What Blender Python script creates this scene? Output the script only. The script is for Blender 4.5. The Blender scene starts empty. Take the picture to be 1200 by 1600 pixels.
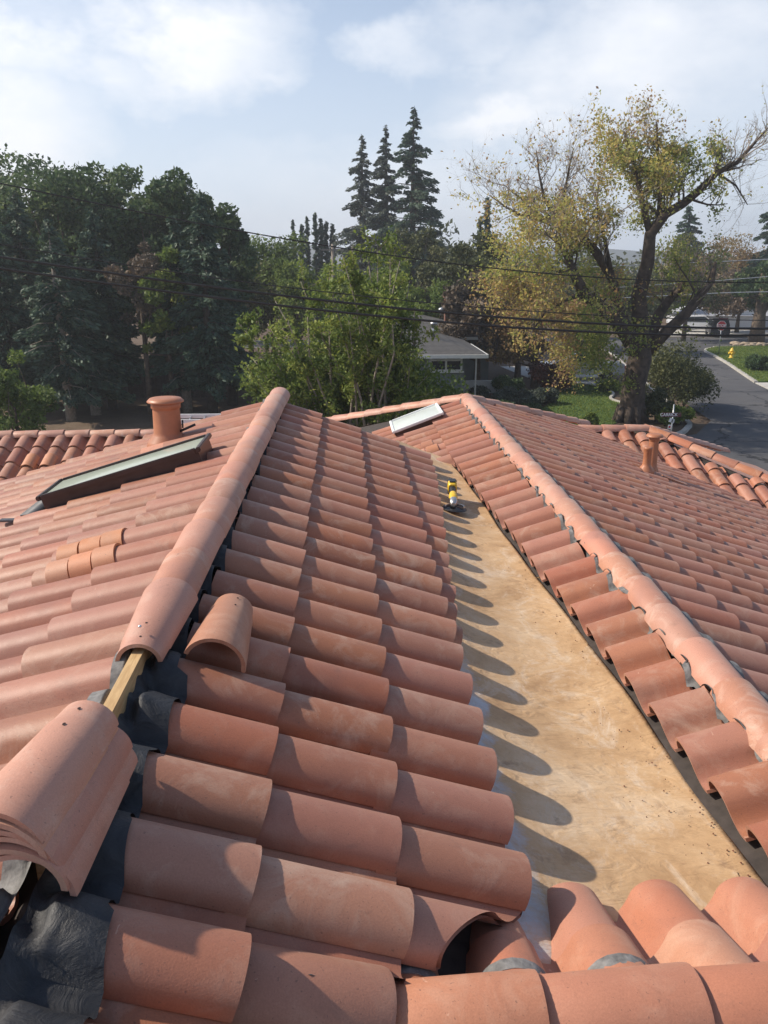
import bpy, bmesh, math, random
import numpy as np
from mathutils import Vector, Matrix

# ---------------------------------------------------------------- camera, sky, sun
FPX, PITCH, YAW = 1232.0, 0.306, 0.0487
sc = bpy.context.scene
cd = bpy.data.cameras.new('camera'); cam = bpy.data.objects.new('camera', cd); sc.collection.objects.link(cam)
cd.sensor_fit = 'VERTICAL'; cd.sensor_height = 24.0; cd.lens = FPX / 1600 * 24.0
cd.clip_start = 0.05; cd.clip_end = 2000
cam.rotation_euler = (math.pi / 2 - PITCH, 0, -YAW)
sc.camera = cam
sc.view_settings.view_transform = 'Standard'; sc.view_settings.look = 'None'
sc.view_settings.exposure = 0.2; sc.view_settings.gamma = 1.0
sc.view_settings.use_curve_mapping = False
SUN_EL, SUN_AZ = math.radians(39), math.radians(-78)      # azimuth from +Y towards +X
SUN_DIR = Vector((math.sin(SUN_AZ) * math.cos(SUN_EL), math.cos(SUN_AZ) * math.cos(SUN_EL), math.sin(SUN_EL)))
sl = bpy.data.lights.new('sun', 'SUN'); sl.energy = 5.0; sl.angle = math.radians(0.9); sl.color = (1.0, 0.90, 0.76)
so = bpy.data.objects.new('sun', sl); sc.collection.objects.link(so)
so.rotation_euler = (-SUN_DIR).to_track_quat('-Z', 'Y').to_euler()

world = bpy.data.worlds.new('World'); sc.world = world; world.use_nodes = True
def build_world():
    nt = world.node_tree; nt.nodes.clear(); N = nt.nodes.new; L = nt.links.new
    out = N('ShaderNodeOutputWorld'); bg = N('ShaderNodeBackground'); bg.inputs[1].default_value = 0.12
    sky = N('ShaderNodeTexSky'); sky.sky_type = 'NISHITA'; sky.sun_disc = False
    sky.sun_elevation = SUN_EL; sky.sun_rotation = SUN_AZ; sky.dust_density = .9; sky.air_density = 1.0; sky.ozone_density = 3.0
    tc = N('ShaderNodeTexCoord')
    def noise(scale, det, zs, off, rough=0.55):
        mp = N('ShaderNodeMapping'); mp.inputs['Scale'].default_value = (1, 1, zs); mp.inputs['Location'].default_value = off
        L(tc.outputs['Generated'], mp.inputs[0])
        n = N('ShaderNodeTexNoise'); n.inputs['Scale'].default_value = scale; n.inputs['Detail'].default_value = det
        n.inputs['Roughness'].default_value = rough; L(mp.outputs[0], n.inputs[0]); return n
    def math_(op, a, b=None, c=None, clamp=False):
        m = N('ShaderNodeMath'); m.operation = op; m.use_clamp = clamp
        for i, v in enumerate((a, b, c)):
            if v is None: continue
            if isinstance(v, (int, float)): m.inputs[i].default_value = v
            else: L(v, m.inputs[i])
        return m.outputs[0]
    n1 = noise(2.6, 8, 2.0, (3.1, 0.4, 1.7)); n2 = noise(7.0, 6, 1.6, (0.3, 2.0, 5.0), 0.6)
    # warp the direction a little so that the cloud banks get ragged edges
    wv = N('ShaderNodeVectorMath'); wv.operation = 'MULTIPLY_ADD'
    sub = N('ShaderNodeVectorMath'); sub.operation = 'SUBTRACT'; L(n2.outputs['Color'], sub.inputs[0]); sub.inputs[1].default_value = (.5, .5, .5)
    L(sub.outputs[0], wv.inputs[0]); wv.inputs[1].default_value = (.22, .22, .17); L(tc.outputs['Generated'], wv.inputs[2])
    total = None
    # cloud banks: direction as slope (x/y, z/y), sizes, weight
    for (u, v, su, sv, w) in CLOUDS:
        d = pix_dir(u, v).normalized()
        s_ = N('ShaderNodeVectorMath'); s_.operation = 'SUBTRACT'; L(wv.outputs[0], s_.inputs[0]); s_.inputs[1].default_value = tuple(d)
        m_ = N('ShaderNodeVectorMath'); m_.operation = 'MULTIPLY'; L(s_.outputs[0], m_.inputs[0])
        m_.inputs[1].default_value = (FPX / su, FPX / su * .8, FPX / sv)
        ln = N('ShaderNodeVectorMath'); ln.operation = 'LENGTH'; L(m_.outputs[0], ln.inputs[0])
        f = math_('SUBTRACT', 1.0, ln.outputs['Value'], clamp=True)
        f = math_('MULTIPLY', math_('SMOOTH_MIN', f, .75, .3), w)
        total = f if total is None else math_('MAXIMUM', total, f)
    base = math_('MULTIPLY', math_('SUBTRACT', n1.outputs['Fac'], .52, clamp=True), 2.6, clamp=True)
    det = math_('MULTIPLY_ADD', n2.outputs['Fac'], 1.9, .10)
    fac = math_('ADD', math_('MULTIPLY', total, det), base, clamp=True)
    sep = N('ShaderNodeSeparateXYZ'); L(tc.outputs['Generated'], sep.inputs[0])
    mist = math_('MULTIPLY', math_('SUBTRACT', 1.0, math_('MULTIPLY', math_('ABSOLUTE', sep.outputs[2]), 2.3), clamp=True), .92)
    fac2 = math_('MAXIMUM', fac, 0.0)
    mix1 = N('ShaderNodeMix'); mix1.data_type = 'RGBA'; L(mist, mix1.inputs[0]); L(sky.outputs[0], mix1.inputs[6]); mix1.inputs[7].default_value = MIST
    mix2 = N('ShaderNodeMix'); mix2.data_type = 'RGBA'; L(fac2, mix2.inputs[0]); L(mix1.outputs[2], mix2.inputs[6]); mix2.inputs[7].default_value = CLOUDC
    L(mix2.outputs[2], bg.inputs[0]); L(bg.outputs[0], out.inputs[0])

_F = Vector((math.sin(YAW) * math.cos(PITCH), math.cos(YAW) * math.cos(PITCH), -math.sin(PITCH)))
_R = Vector((math.cos(YAW), -math.sin(YAW), 0)); _U = _R.cross(_F)
def pix_dir(u, v): return _F + _R * ((u - 600) / FPX) + _U * ((800 - v) / FPX)
def at(u, v, y):                       # the point at distance y that the photograph shows at (u, v)
    d = pix_dir(u, v); return d * (y / d.y)
def onz(u, v, z=-7.0):
    d = pix_dir(u, v); return d * (z / d.z)
CLOUDS = [(300, 60, 150, 95, 1.3), (120, 95, 150, 60, 1.0), (390, 105, 70, 45, .9), (20, 230, 160, 120, 1.1), (600, 80, 95, 40, .75),
          (760, 60, 140, 45, .5), (1010, 85, 200, 80, .5), (790, 185, 110, 40, .7), (560, 300, 300, 70, .4), (1130, 30, 150, 50, .35)]
MIST = (6.1, 6.8, 7.9, 1); CLOUDC = (7.8, 8.0, 8.4, 1)
build_world()

# ---------------------------------------------------------------- helpers
col = sc.collection
rnd = random.Random(7)
def link(o, parent=None):
    col.objects.link(o)
    if parent is not None:
        o.parent = parent
    return o
def tag(o, label=None, cat=None, group=None, kind=None):
    if label: o['label'] = label
    if cat: o['category'] = cat
    if group: o['group'] = group
    if kind: o['kind'] = kind
    return o
def empty(name, loc, label, cat, group=None):
    o = bpy.data.objects.new(name, None); o.location = loc; o.empty_display_size = .2; col.objects.link(o)
    bpy.context.view_layer.update()
    return tag(o, label, cat, group)
def obj(name, me, mat=None, parent=None, world_verts=True):
    """one mesh object; vertices are in world space, so a parented piece is shifted back by its parent's place"""
    o = bpy.data.objects.new(name, me)
    if mat is not None and not me.materials: me.materials.append(mat)
    col.objects.link(o)
    if parent is not None:
        o.parent = parent
        if world_verts: o.matrix_parent_inverse = parent.matrix_world.inverted()
    return o
class MB:
    """collects boxes, bars, tubes into one mesh"""
    def __init__(s): s.v = []; s.f = []; s.sm = []
    def add(s, vs, fs, smooth=False):
        n = len(s.v); s.v += [tuple(v) for v in vs]; s.f += [tuple(i + n for i in f) for f in fs]; s.sm += [smooth] * len(fs); return s
    def box(s, c, d, rz=0, M=None):
        x, y, z = d[0] / 2, d[1] / 2, d[2] / 2
        vs = [Vector((a * x, b * y, e * z)) for a in (-1, 1) for b in (-1, 1) for e in (-1, 1)]
        R = M if M is not None else Matrix.Rotation(rz, 3, 'Z')
        vs = [R @ v + Vector(c) for v in vs]
        return s.add(vs, [(0, 1, 3, 2), (4, 6, 7, 5), (0, 4, 5, 1), (2, 3, 7, 6), (0, 2, 6, 4), (1, 5, 7, 3)])
    def prism(s, poly, z0, z1):
        n = len(poly)
        vs = [(p[0], p[1], z0) for p in poly] + [(p[0], p[1], z1) for p in poly]
        return s.add(vs, [tuple(range(n - 1, -1, -1)), tuple(range(n, 2 * n))] + [(i, (i + 1) % n, n + (i + 1) % n, n + i) for i in range(n)])
    def tube(s, pts, rads, n=8, cap=True, smooth=True):
        pts = [Vector(p) for p in pts]
        if isinstance(rads, (int, float)): rads = [rads] * len(pts)
        base = len(s.v); prev = None
        for i, p in enumerate(pts):
            t = (pts[min(i + 1, len(pts) - 1)] - pts[max(i - 1, 0)]).normalized()
            if prev is None:
                a = t.orthogonal().normalized()
            else:
                a = (prev - t * prev.dot(t)); a = a.normalized() if a.length > 1e-6 else t.orthogonal().normalized()
            prev = a; b = t.cross(a)
            for k in range(n):
                an = 2 * math.pi * k / n
                s.v.append(tuple(p + (a * math.cos(an) + b * math.sin(an)) * rads[i]))
        for i in range(len(pts) - 1):
            for k in range(n):
                q = base + i * n; k2 = (k + 1) % n
                s.f.append((q + k, q + k2, q + n + k2, q + n + k)); s.sm.append(smooth)
        if cap:
            s.f.append(tuple(base + k for k in range(n - 1, -1, -1))); s.sm.append(False)
            e = base + (len(pts) - 1) * n; s.f.append(tuple(e + k for k in range(n))); s.sm.append(False)
        return s
    def lathe(s, c, prof, n=24, M=None):
        pts = [];
        for r, z in prof:
            for k in range(n):
                an = 2 * math.pi * k / n; v = Vector((r * math.cos(an), r * math.sin(an), z))
                if M is not None: v = M @ v
                pts.append(v + Vector(c))
        fs = [(i * n + k, i * n + (k + 1) % n, (i + 1) * n + (k + 1) % n, (i + 1) * n + k) for i in range(len(prof) - 1) for k in range(n)]
        s.add(pts, fs, True)
        m = len(s.v) - len(pts)
        s.f.append(tuple(m + k for k in range(n - 1, -1, -1))); s.sm.append(False)
        s.f.append(tuple(m + (len(prof) - 1) * n + k for k in range(n))); s.sm.append(False)
        return s
    def mesh(s, name='mesh'):
        me = bpy.data.meshes.new(name); me.from_pydata(s.v, [], s.f); me.polygons.foreach_set('use_smooth', s.sm); me.update(); return me
    def build(s, name, mat, parent=None):
        me = s.mesh(name); me.materials.append(mat); return obj(name, me, None, parent)
def fast_mesh(name, V, F, tint=None, smooth=False):
    """numpy verts (n,3), faces (m,k)"""
    V = np.asarray(V, np.float32); F = np.asarray(F, np.int32); m, k = F.shape
    me = bpy.data.meshes.new(name); me.vertices.add(len(V)); me.vertices.foreach_set('co', V.ravel())
    me.loops.add(m * k); me.loops.foreach_set('vertex_index', F.ravel())
    me.polygons.add(m); me.polygons.foreach_set('loop_start', np.arange(0, m * k, k, dtype=np.int32))
    me.polygons.foreach_set('loop_total', np.full(m, k, np.int32))
    if smooth: me.polygons.foreach_set('use_smooth', np.ones(m, bool))
    if tint is not None:
        a = me.attributes.new('tint', 'FLOAT', 'FACE'); a.data.foreach_set('value', np.asarray(tint, np.float32))
    me.update(calc_edges=True); return me

# ---------------------------------------------------------------- materials
def material(name):
    m = bpy.data.materials.new(name); m.use_nodes = True; nt = m.node_tree; b = nt.nodes['Principled BSDF']; return m, nt, b
def ramp(nt, src, stops):
    r = nt.nodes.new('ShaderNodeValToRGB'); el = r.color_ramp.elements
    while len(el) < len(stops): el.new(.5)
    for e, (p, c) in zip(el, stops): e.position = p; e.color = (*c, 1)
    nt.links.new(src, r.inputs[0]); return r.outputs[0]
def noise_tex(nt, scale, det=5, rough=.55, coord='Object', mscale=None, dist=0):
    tc = nt.nodes.new('ShaderNodeTexCoord'); n = nt.nodes.new('ShaderNodeTexNoise')
    n.inputs['Scale'].default_value = scale; n.inputs['Detail'].default_value = det; n.inputs['Roughness'].default_value = rough
    n.inputs['Distortion'].default_value = dist
    src = tc.outputs[coord]
    if coord == 'World':
        pass
    if mscale:
        mp = nt.nodes.new('ShaderNodeMapping'); mp.inputs['Scale'].default_value = mscale; nt.links.new(src, mp.inputs[0]); src = mp.outputs[0]
    nt.links.new(src, n.inputs[0]); return n
def wnoise(nt, scale, det=5, rough=.55, mscale=None, dist=0):
    g = nt.nodes.new('ShaderNodeNewGeometry'); n = nt.nodes.new('ShaderNodeTexNoise')
    n.inputs['Scale'].default_value = scale; n.inputs['Detail'].default_value = det; n.inputs['Roughness'].default_value = rough
    n.inputs['Distortion'].default_value = dist
    src = g.outputs['Position']
    if mscale:
        mp = nt.nodes.new('ShaderNodeMapping'); mp.inputs['Scale'].default_value = mscale; nt.links.new(src, mp.inputs[0]); src = mp.outputs[0]
    nt.links.new(src, n.inputs[0]); return n
def mixc(nt, fac, a, b, mode='MIX'):
    m = nt.nodes.new('ShaderNodeMix'); m.data_type = 'RGBA'; m.blend_type = mode
    for i, v in ((0, fac), (6, a), (7, b)):
        if isinstance(v, (int, float)): m.inputs[i].default_value = v
        elif isinstance(v, tuple): m.inputs[i].default_value = (*v[:3], 1)
        else: nt.links.new(v, m.inputs[i])
    return m.outputs[2]
def mth(nt, op, a, b=None, clamp=False):
    m = nt.nodes.new('ShaderNodeMath'); m.operation = op; m.use_clamp = clamp
    for i, v in enumerate((a, b)):
        if v is None: continue
        if isinstance(v, (int, float)): m.inputs[i].default_value = v
        else: nt.links.new(v, m.inputs[i])
    return m.outputs[0]
def bump(nt, b, h, strength, dist=.01):
    n = nt.nodes.new('ShaderNodeBump'); n.inputs['Strength'].default_value = strength; n.inputs['Distance'].default_value = dist
    nt.links.new(h, n.inputs['Height']); nt.links.new(n.outputs[0], b.inputs['Normal'])
def plain(name, c, rough=.6, metal=0, var=.15, scale=6, bmp=0, spec=.5):
    m, nt, b = material(name)
    n = wnoise(nt, scale, 5)
    c2 = tuple(min(1, x * (1 + var)) for x in c); c1 = tuple(x * (1 - var) for x in c)
    nt.links.new(ramp(nt, n.outputs['Fac'], [(.3, c1), (.7, c2)]), b.inputs['Base Color'])
    b.inputs['Roughness'].default_value = rough; b.inputs['Metallic'].default_value = metal; b.inputs['Specular IOR Level'].default_value = spec
    if bmp: bump(nt, b, n.outputs['Fac'], bmp)
    return m
def clay(name, c0, c1, dust, dustamt=.5, rough=.62, sheen=.10):
    m, nt, b = material(name)
    oi = nt.nodes.new('ShaderNodeObjectInfo'); g = nt.nodes.new('ShaderNodeNewGeometry')
    r = mth(nt, 'FRACT', mth(nt, 'ADD', oi.outputs['Random'], g.outputs['Random Per Island']))
    r2 = mth(nt, 'FRACT', mth(nt, 'MULTIPLY', r, 17.31)); r3 = mth(nt, 'FRACT', mth(nt, 'MULTIPLY', r, 41.7)); r4 = mth(nt, 'FRACT', mth(nt, 'MULTIPLY', r, 97.3))
    off = nt.nodes.new('ShaderNodeVectorMath'); off.operation = 'ADD'; cx = nt.nodes.new('ShaderNodeCombineXYZ')
    for k, rr_ in enumerate((r, r2, r3)): nt.links.new(mth(nt, 'MULTIPLY', rr_, 23.0), cx.inputs[k])
    nt.links.new(g.outputs['Position'], off.inputs[0]); nt.links.new(cx.outputs[0], off.inputs[1])
    def nz(scale, det, ro, dist=0, ms=None):
        n = nt.nodes.new('ShaderNodeTexNoise'); n.inputs['Scale'].default_value = scale; n.inputs['Detail'].default_value = det; n.inputs['Roughness'].default_value = ro; n.inputs['Distortion'].default_value = dist
        src = off.outputs[0]
        if ms: mp = nt.nodes.new('ShaderNodeMapping'); mp.inputs['Scale'].default_value = ms; nt.links.new(src, mp.inputs[0]); src = mp.outputs[0]
        nt.links.new(src, n.inputs[0]); return n.outputs['Fac']
    def over(f0, gain, amt): return mth(nt, 'MULTIPLY', mth(nt, 'MULTIPLY', mth(nt, 'SUBTRACT', f0, amt, True), gain), 1.0, True)
    base = mixc(nt, r, c0, c1)
    hv = nt.nodes.new('ShaderNodeHueSaturation'); nt.links.new(mth(nt, 'ADD', mth(nt, 'MULTIPLY', r4, .20), .90), hv.inputs['Value']); nt.links.new(mth(nt, 'ADD', mth(nt, 'MULTIPLY', r2, .16), .92), hv.inputs['Saturation']); nt.links.new(mth(nt, 'ADD', mth(nt, 'MULTIPLY', r3, .010), .495), hv.inputs['Hue']); nt.links.new(base, hv.inputs['Color']); base = hv.outputs[0]
    fl = mth(nt, 'MULTIPLY', over(nz(3.2, 4, .5, .3), 3.4, .47), mth(nt, 'ADD', mth(nt, 'MULTIPLY', r2, .55), .1), True)
    base = mixc(nt, fl, base, tuple(x * y for x, y in zip(c0, (.62, .66, .82))))            # purplish kiln flash
    nd = nz(6.5, 9, .66, .8); f = mth(nt, 'MULTIPLY', over(nd, dustamt * 6, .50), mth(nt, 'ADD', r3, .25), True); base = mixc(nt, f, base, dust)
    nk = nz(11, 8, .72, .5); f = mth(nt, 'MULTIPLY', over(nk, 4.0, .58), .45); base = mixc(nt, f, base, (.11, .065, .05))     # grime
    ns = nz(30, 3, .5, 1.4, (1, .25, 1)); base = mixc(nt, mth(nt, 'MULTIPLY', mth(nt, 'GREATER_THAN', ns, .745), .3), base, tuple(min(1, x * 1.3 + .05) for x in dust))
    sp = nz(95, 2, .6); base = mixc(nt, mth(nt, 'MULTIPLY', mth(nt, 'GREATER_THAN', sp, .70), .5), base, (.14, .075, .055))
    nf = nz(230, 2, .6); base = mixc(nt, .38, base, ramp(nt, nf, [(.3, (.60, .58, .58)), (.7, (1, 1, 1))]), 'MULTIPLY')
    nt.links.new(base, b.inputs['Base Color'])
    rr = nt.nodes.new('ShaderNodeMapRange'); nt.links.new(nd, rr.inputs[0]); rr.inputs[3].default_value = rough - .12; rr.inputs[4].default_value = rough + .2
    nt.links.new(rr.outputs[0], b.inputs['Roughness']); b.inputs['Specular IOR Level'].default_value = .55
    b.inputs['Sheen Weight'].default_value = sheen; b.inputs['Sheen Roughness'].default_value = .45; b.inputs['Sheen Tint'].default_value = (1, .84, .76, 1)
    hb = mth(nt, 'ADD', mth(nt, 'MULTIPLY', nf, .3), mth(nt, 'ADD', nd, mth(nt, 'MULTIPLY', nz(1.8, 2, .5), 1.0))); bump(nt, b, hb, .35, .005)
    return m
M = {}
M['clay'] = clay('terracotta', (.36, .145, .086), (.43, .185, .112), (.52, .35, .26), .5, .50)
M['clay_orange'] = clay('new_terracotta', (.44, .175, .095), (.52, .225, .13), (.60, .38, .27), .4, .55)
M['cap'] = clay('ridge_terracotta', (.50, .235, .155), (.58, .30, .205), (.62, .45, .36), .6, .5)
M['patch'] = clay('orange_patch_terracotta', (.52, .215, .10), (.60, .27, .135), (.60, .38, .27), .3, .55)
M['pipe'] = plain('painted_terracotta_metal', (.40, .165, .085), .45, 0, .12, 9)
def pan_mat():
    m, nt, b = material('dusty_roof_membrane')
    n1 = wnoise(nt, 1.9, 10, .70, dist=.4); n2 = wnoise(nt, 7.5, 10, .74, dist=.5); n3 = wnoise(nt, 24, 8, .76, dist=.4)
    n4 = wnoise(nt, 4.2, 11, .78, mscale=(1.0, .7, 1), dist=.9)
    c = ramp(nt, n1.outputs['Fac'], [(.3, (.37, .215, .105)), (.5, (.57, .37, .20)), (.68, (.68, .50, .32))])
    f = mth(nt, 'MULTIPLY', mth(nt, 'SUBTRACT', n4.outputs['Fac'], .51, True), 5.0, True); c = mixc(nt, f, c, (.70, .57, .43))
    f = mth(nt, 'MULTIPLY', mth(nt, 'SUBTRACT', n2.outputs['Fac'], .55, True), 5.5, True); c = mixc(nt, mth(nt, 'MULTIPLY', f, .8), c, (.24, .14, .085))
    f = mth(nt, 'MULTIPLY', mth(nt, 'SUBTRACT', n3.outputs['Fac'], .58, True), 4.5, True); c = mixc(nt, mth(nt, 'MULTIPLY', f, .7), c, (.26, .16, .105))
    # bare grey-white membrane along the foot of the left slope, where the clay dust never settled
    g = nt.nodes.new('ShaderNodeNewGeometry'); sp = nt.nodes.new('ShaderNodeSeparateXYZ'); nt.links.new(g.outputs['Position'], sp.inputs[0])
    e = mth(nt, 'ADD', sp.outputs[0], mth(nt, 'MULTIPLY', mth(nt, 'SUBTRACT', n2.outputs['Fac'], .5), .34))
    e = mth(nt, 'ADD', e, mth(nt, 'MULTIPLY', mth(nt, 'SUBTRACT', n1.outputs['Fac'], .5), .4))
    edge = nt.nodes.new('ShaderNodeMapRange'); edge.inputs[1].default_value = .58; edge.inputs[2].default_value = .49; nt.links.new(e, edge.inputs[0])
    near = nt.nodes.new('ShaderNodeMapRange'); near.inputs[1].default_value = 4.4; near.inputs[2].default_value = 3.0; nt.links.new(sp.outputs[1], near.inputs[0])
    c = mixc(nt, mth(nt, 'MULTIPLY', edge.outputs[0], near.outputs[0]), c, (.55, .56, .57))
    nt.links.new(c, b.inputs['Base Color']); b.inputs['Roughness'].default_value = .62; b.inputs['Specular IOR Level'].default_value = .3
    w = wnoise(nt, 9, 3, .5, mscale=(.5, 1.4, 1), dist=2.5)
    bump(nt, b, mth(nt, 'ADD', mth(nt, 'MULTIPLY', w.outputs['Fac'], 1.0), mth(nt, 'MULTIPLY', n3.outputs['Fac'], .25)), .45, .02)
    return m
M['pan'] = pan_mat()
M['deck'] = plain('roof_underlay', (.05, .04, .035), .9, 0, .3, 20)
def felt_mat():
    m, nt, b = material('black_roofing_felt')
    n = wnoise(nt, 14, 8, .65, dist=.8); n2 = wnoise(nt, 3, 6, .6)
    c = ramp(nt, n.outputs['Fac'], [(.35, (.012, .013, .016)), (.62, (.028, .030, .035)), (.85, (.07, .065, .06))])
    f = mth(nt, 'MULTIPLY', mth(nt, 'SUBTRACT', n2.outputs['Fac'], .56, True), 4, True); c = mixc(nt, mth(nt, 'MULTIPLY', f, .5), c, (.09, .082, .075))
    nt.links.new(c, b.inputs['Base Color']); b.inputs['Roughness'].default_value = .55
    bump(nt, b, n.outputs['Fac'], .8, .012); return m
M['felt'] = felt_mat()
M['greyfelt'] = plain('grey_mastic', (.17, .165, .16), .8, 0, .45, 30, .6)
def wood_mat():
    m, nt, b = material('pine_batten'); n = wnoise(nt, 22, 6, .6, mscale=(3, .35, 3), dist=.6); n2 = wnoise(nt, 9, 4)
    c = ramp(nt, n.outputs['Fac'], [(.35, (.42, .25, .10)), (.6, (.62, .42, .20))]); c = mixc(nt, mth(nt, 'MULTIPLY', n2.outputs['Fac'], .4), c, (.35, .2, .1))
    nt.links.new(c, b.inputs['Base Color']); b.inputs['Roughness'].default_value = .7; bump(nt, b, n.outputs['Fac'], .3, .005); return m
M['wood'] = wood_mat()
M['bronze'] = plain('dark_bronze_frame', (.055, .035, .032), .35, .3, .2, 12)
M['steel'] = plain('galvanised_flashing', (.45, .46, .47), .4, .7, .2, 14)
M['lead'] = plain('pleated_flashing', (.10, .10, .105), .5, .4, .2, 20)
def sky_glass(name, c, rough):
    m, nt, b = material(name); n = wnoise(nt, 3, 5); n2 = wnoise(nt, 60, 3)
    nt.links.new(mixc(nt, n.outputs['Fac'], tuple(x * .86 for x in c), c), b.inputs['Base Color'])
    rr = nt.nodes.new('ShaderNodeMapRange'); rr.inputs[3].default_value = rough; rr.inputs[4].default_value = rough + .25; nt.links.new(n2.outputs['Fac'], rr.inputs[0]); nt.links.new(rr.outputs[0], b.inputs['Roughness'])
    b.inputs['Coat Weight'].default_value = .7; b.inputs['Coat Roughness'].default_value = .12; return m
M['skyglass'] = sky_glass('dusty_skylight_glass', (.42, .46, .36), .35)
M['skydome'] = sky_glass('white_acrylic_pane', (.62, .66, .60), .4)
M['yellow'] = plain('yellow_tool_plastic', (.75, .48, .04), .4, 0, .1, 30)
M['black'] = plain('black_plastic', (.02, .02, .022), .45, 0, .3, 30)
M['metal'] = plain('cast_aluminium', (.55, .54, .52), .35, .8, .2, 40)
M['white'] = plain('white_paint', (.75, .75, .74), .5, 0, .05, 5)
M['screw'] = plain('zinc_screw', (.7, .7, .7), .3, .9, .05, 5)
M['hole'] = plain('nail_hole', (.03, .012, .01), .9, 0, .1, 5)

# ---------------------------------------------------------------- roof tile and ridge cap shapes
W, E, STEP, THK = 0.27, 0.393, 0.024, 0.013
def s_profile():
    """cross-section of an S tile: hooked edge at 0, barrel, trough; x runs to W+"""
    pts = []
    R, H, z0 = .096, .088, .012
    for k in range(13):                       # barrel from the hook over the crown
        a = math.pi * (1 - k / 12 * .80)
        x = R + R * math.cos(a) * (1 if k > 2 else 1); z = z0 + H * math.sin(a) ** .85
        pts.append((x, z))
    x0, zz0 = pts[-1]
    xs, zs = .236, .0                          # S-curve down to the trough
    for k in range(1, 6):
        t = k / 5; s = t * t * (3 - 2 * t)
        pts.append((x0 + (xs - x0) * t, zz0 * (1 - t) ** 1.7 + zs * t + .0))
    pts += [(.262, .004), (.285, .014)]
    return pts
PROF = s_profile()
def tile_verts(length=.45, d0=0.0):
    """returns verts, faces in tile space: x = 0..-W, y = -length..0 (0 = lower end), z up"""
    n = len(PROF); V = []; F = []
    # underside profile: offset inwards
    und = []
    for i, (x, z) in enumerate(PROF):
        a = Vector(PROF[max(i - 1, 0)]); b = Vector(PROF[min(i + 1, n - 1)]); t = (b - a).normalized(); nn = Vector((t.y, -t.x))
        und.append((x + nn.x * THK, z + nn.y * THK))
    # lower end is flared and thickened a touch
    for y in (0.0, -length):
        zo = STEP * (1 + y / E)
        for p in (PROF, und):
            for x, z in p: V.append((-x, y, z + zo))
    def q(r, lay, i): return (r * 2 + lay) * n + i
    for i in range(n - 1):
        F.append((q(0, 0, i), q(0, 0, i + 1), q(1, 0, i + 1), q(1, 0, i)))
        F.append((q(0, 1, i + 1), q(0, 1, i), q(1, 1, i), q(1, 1, i + 1)))
        F.append((q(0, 0, i + 1), q(0, 0, i), q(0, 1, i), q(0, 1, i + 1)))
        F.append((q(1, 0, i), q(1, 0, i + 1), q(1, 1, i + 1), q(1, 1, i)))
    for i in (0, n - 1):
        F.append((q(0, 0, i), q(1, 0, i), q(1, 1, i), q(0, 1, i)) if i else (q(0, 0, i), q(0, 1, i), q(1, 1, i), q(1, 0, i)))
    return V, F
def bevel_mesh(V, F, name):
    me = bpy.data.meshes.new(name); me.from_pydata(V, [], F)
    bm = bmesh.new(); bm.from_mesh(me); bmesh.ops.recalc_face_normals(bm, faces=bm.faces)
    for f in bm.faces: f.smooth = True
    for e in bm.edges:
        if len(e.link_faces) == 2 and e.link_faces[0].normal.angle(e.link_faces[1].normal, 0) > .7: e.smooth = False
    bm.to_mesh(me); bm.free(); me.update(); return me
_tile_cache = {}
def tile_mesh(length):
    k = round(length, 2)
    if k not in _tile_cache: _tile_cache[k] = bevel_mesh(*tile_verts(k), 'tile')
    return _tile_cache[k]
CAPL = .455
def cap_mesh(length=CAPL, r0=.102, r1=.095, holes=True, name='cap', zs=.011):
    """tapered arc; local y from 0 (wide end) to -length (narrow end with nail holes), crown up z"""
    V = []; F = []; n = 17; rings = (0, -.012, -length * .45, -length + .085, -length + .078, -length)
    for y in rings:
        t = -y / length; r = r0 + (r1 - r0) * t
        if y in (rings[4], rings[5]): r -= .0035            # the score line that the next cap laps up to
        if y == 0: r -= .002
        zo = zs * (1 + y / .384)
        for th in (0, .014):
            for k in range(n):
                a = math.radians(4 + 172 * k / (n - 1)); rr = r - th
                V.append((rr * math.cos(a), y, zo + rr * .92 * math.sin(a) - .012))
    m = len(rings)
    def q(i, lay, k): return (i * 2 + lay) * n + k
    for i in range(m - 1):
        for k in range(n - 1):
            F.append((q(i, 0, k), q(i, 0, k + 1), q(i + 1, 0, k + 1), q(i + 1, 0, k)))
            F.append((q(i, 1, k + 1), q(i, 1, k), q(i + 1, 1, k), q(i + 1, 1, k + 1)))
        for k in (0, n - 1):
            F.append((q(i, 0, k), q(i + 1, 0, k), q(i + 1, 1, k), q(i, 1, k)))
    for i in (0, m - 1):
        for k in range(n - 1):
            F.append((q(i, 0, k), q(i, 0, k + 1), q(i, 1, k + 1), q(i, 1, k)))
    return bevel_mesh(V, F, name)
CAP = cap_mesh(); CAPN = cap_mesh(CAPL, .107, .080, zs=.017)
def nail_holes(parent_me=None, r=.0042):
    m = MB()
    for y, k in ((-CAPL + .045, 0), (-CAPL + .125, 0)):
        t = -y / CAPL; rr = .107 + (.080 - .107) * t - (.0035 if y < -CAPL + .08 else 0); zo = .017 * (1 + y / .384)
        z = zo + rr * .92 - .012 + .0006
        m.add([(r * math.cos(a), y + r * 1.3 * math.sin(a), z) for a in [2 * math.pi * i / 10 for i in range(10)]], [tuple(range(10))])
    return m.mesh('nail_hole')
HOLES = nail_holes()

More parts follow.
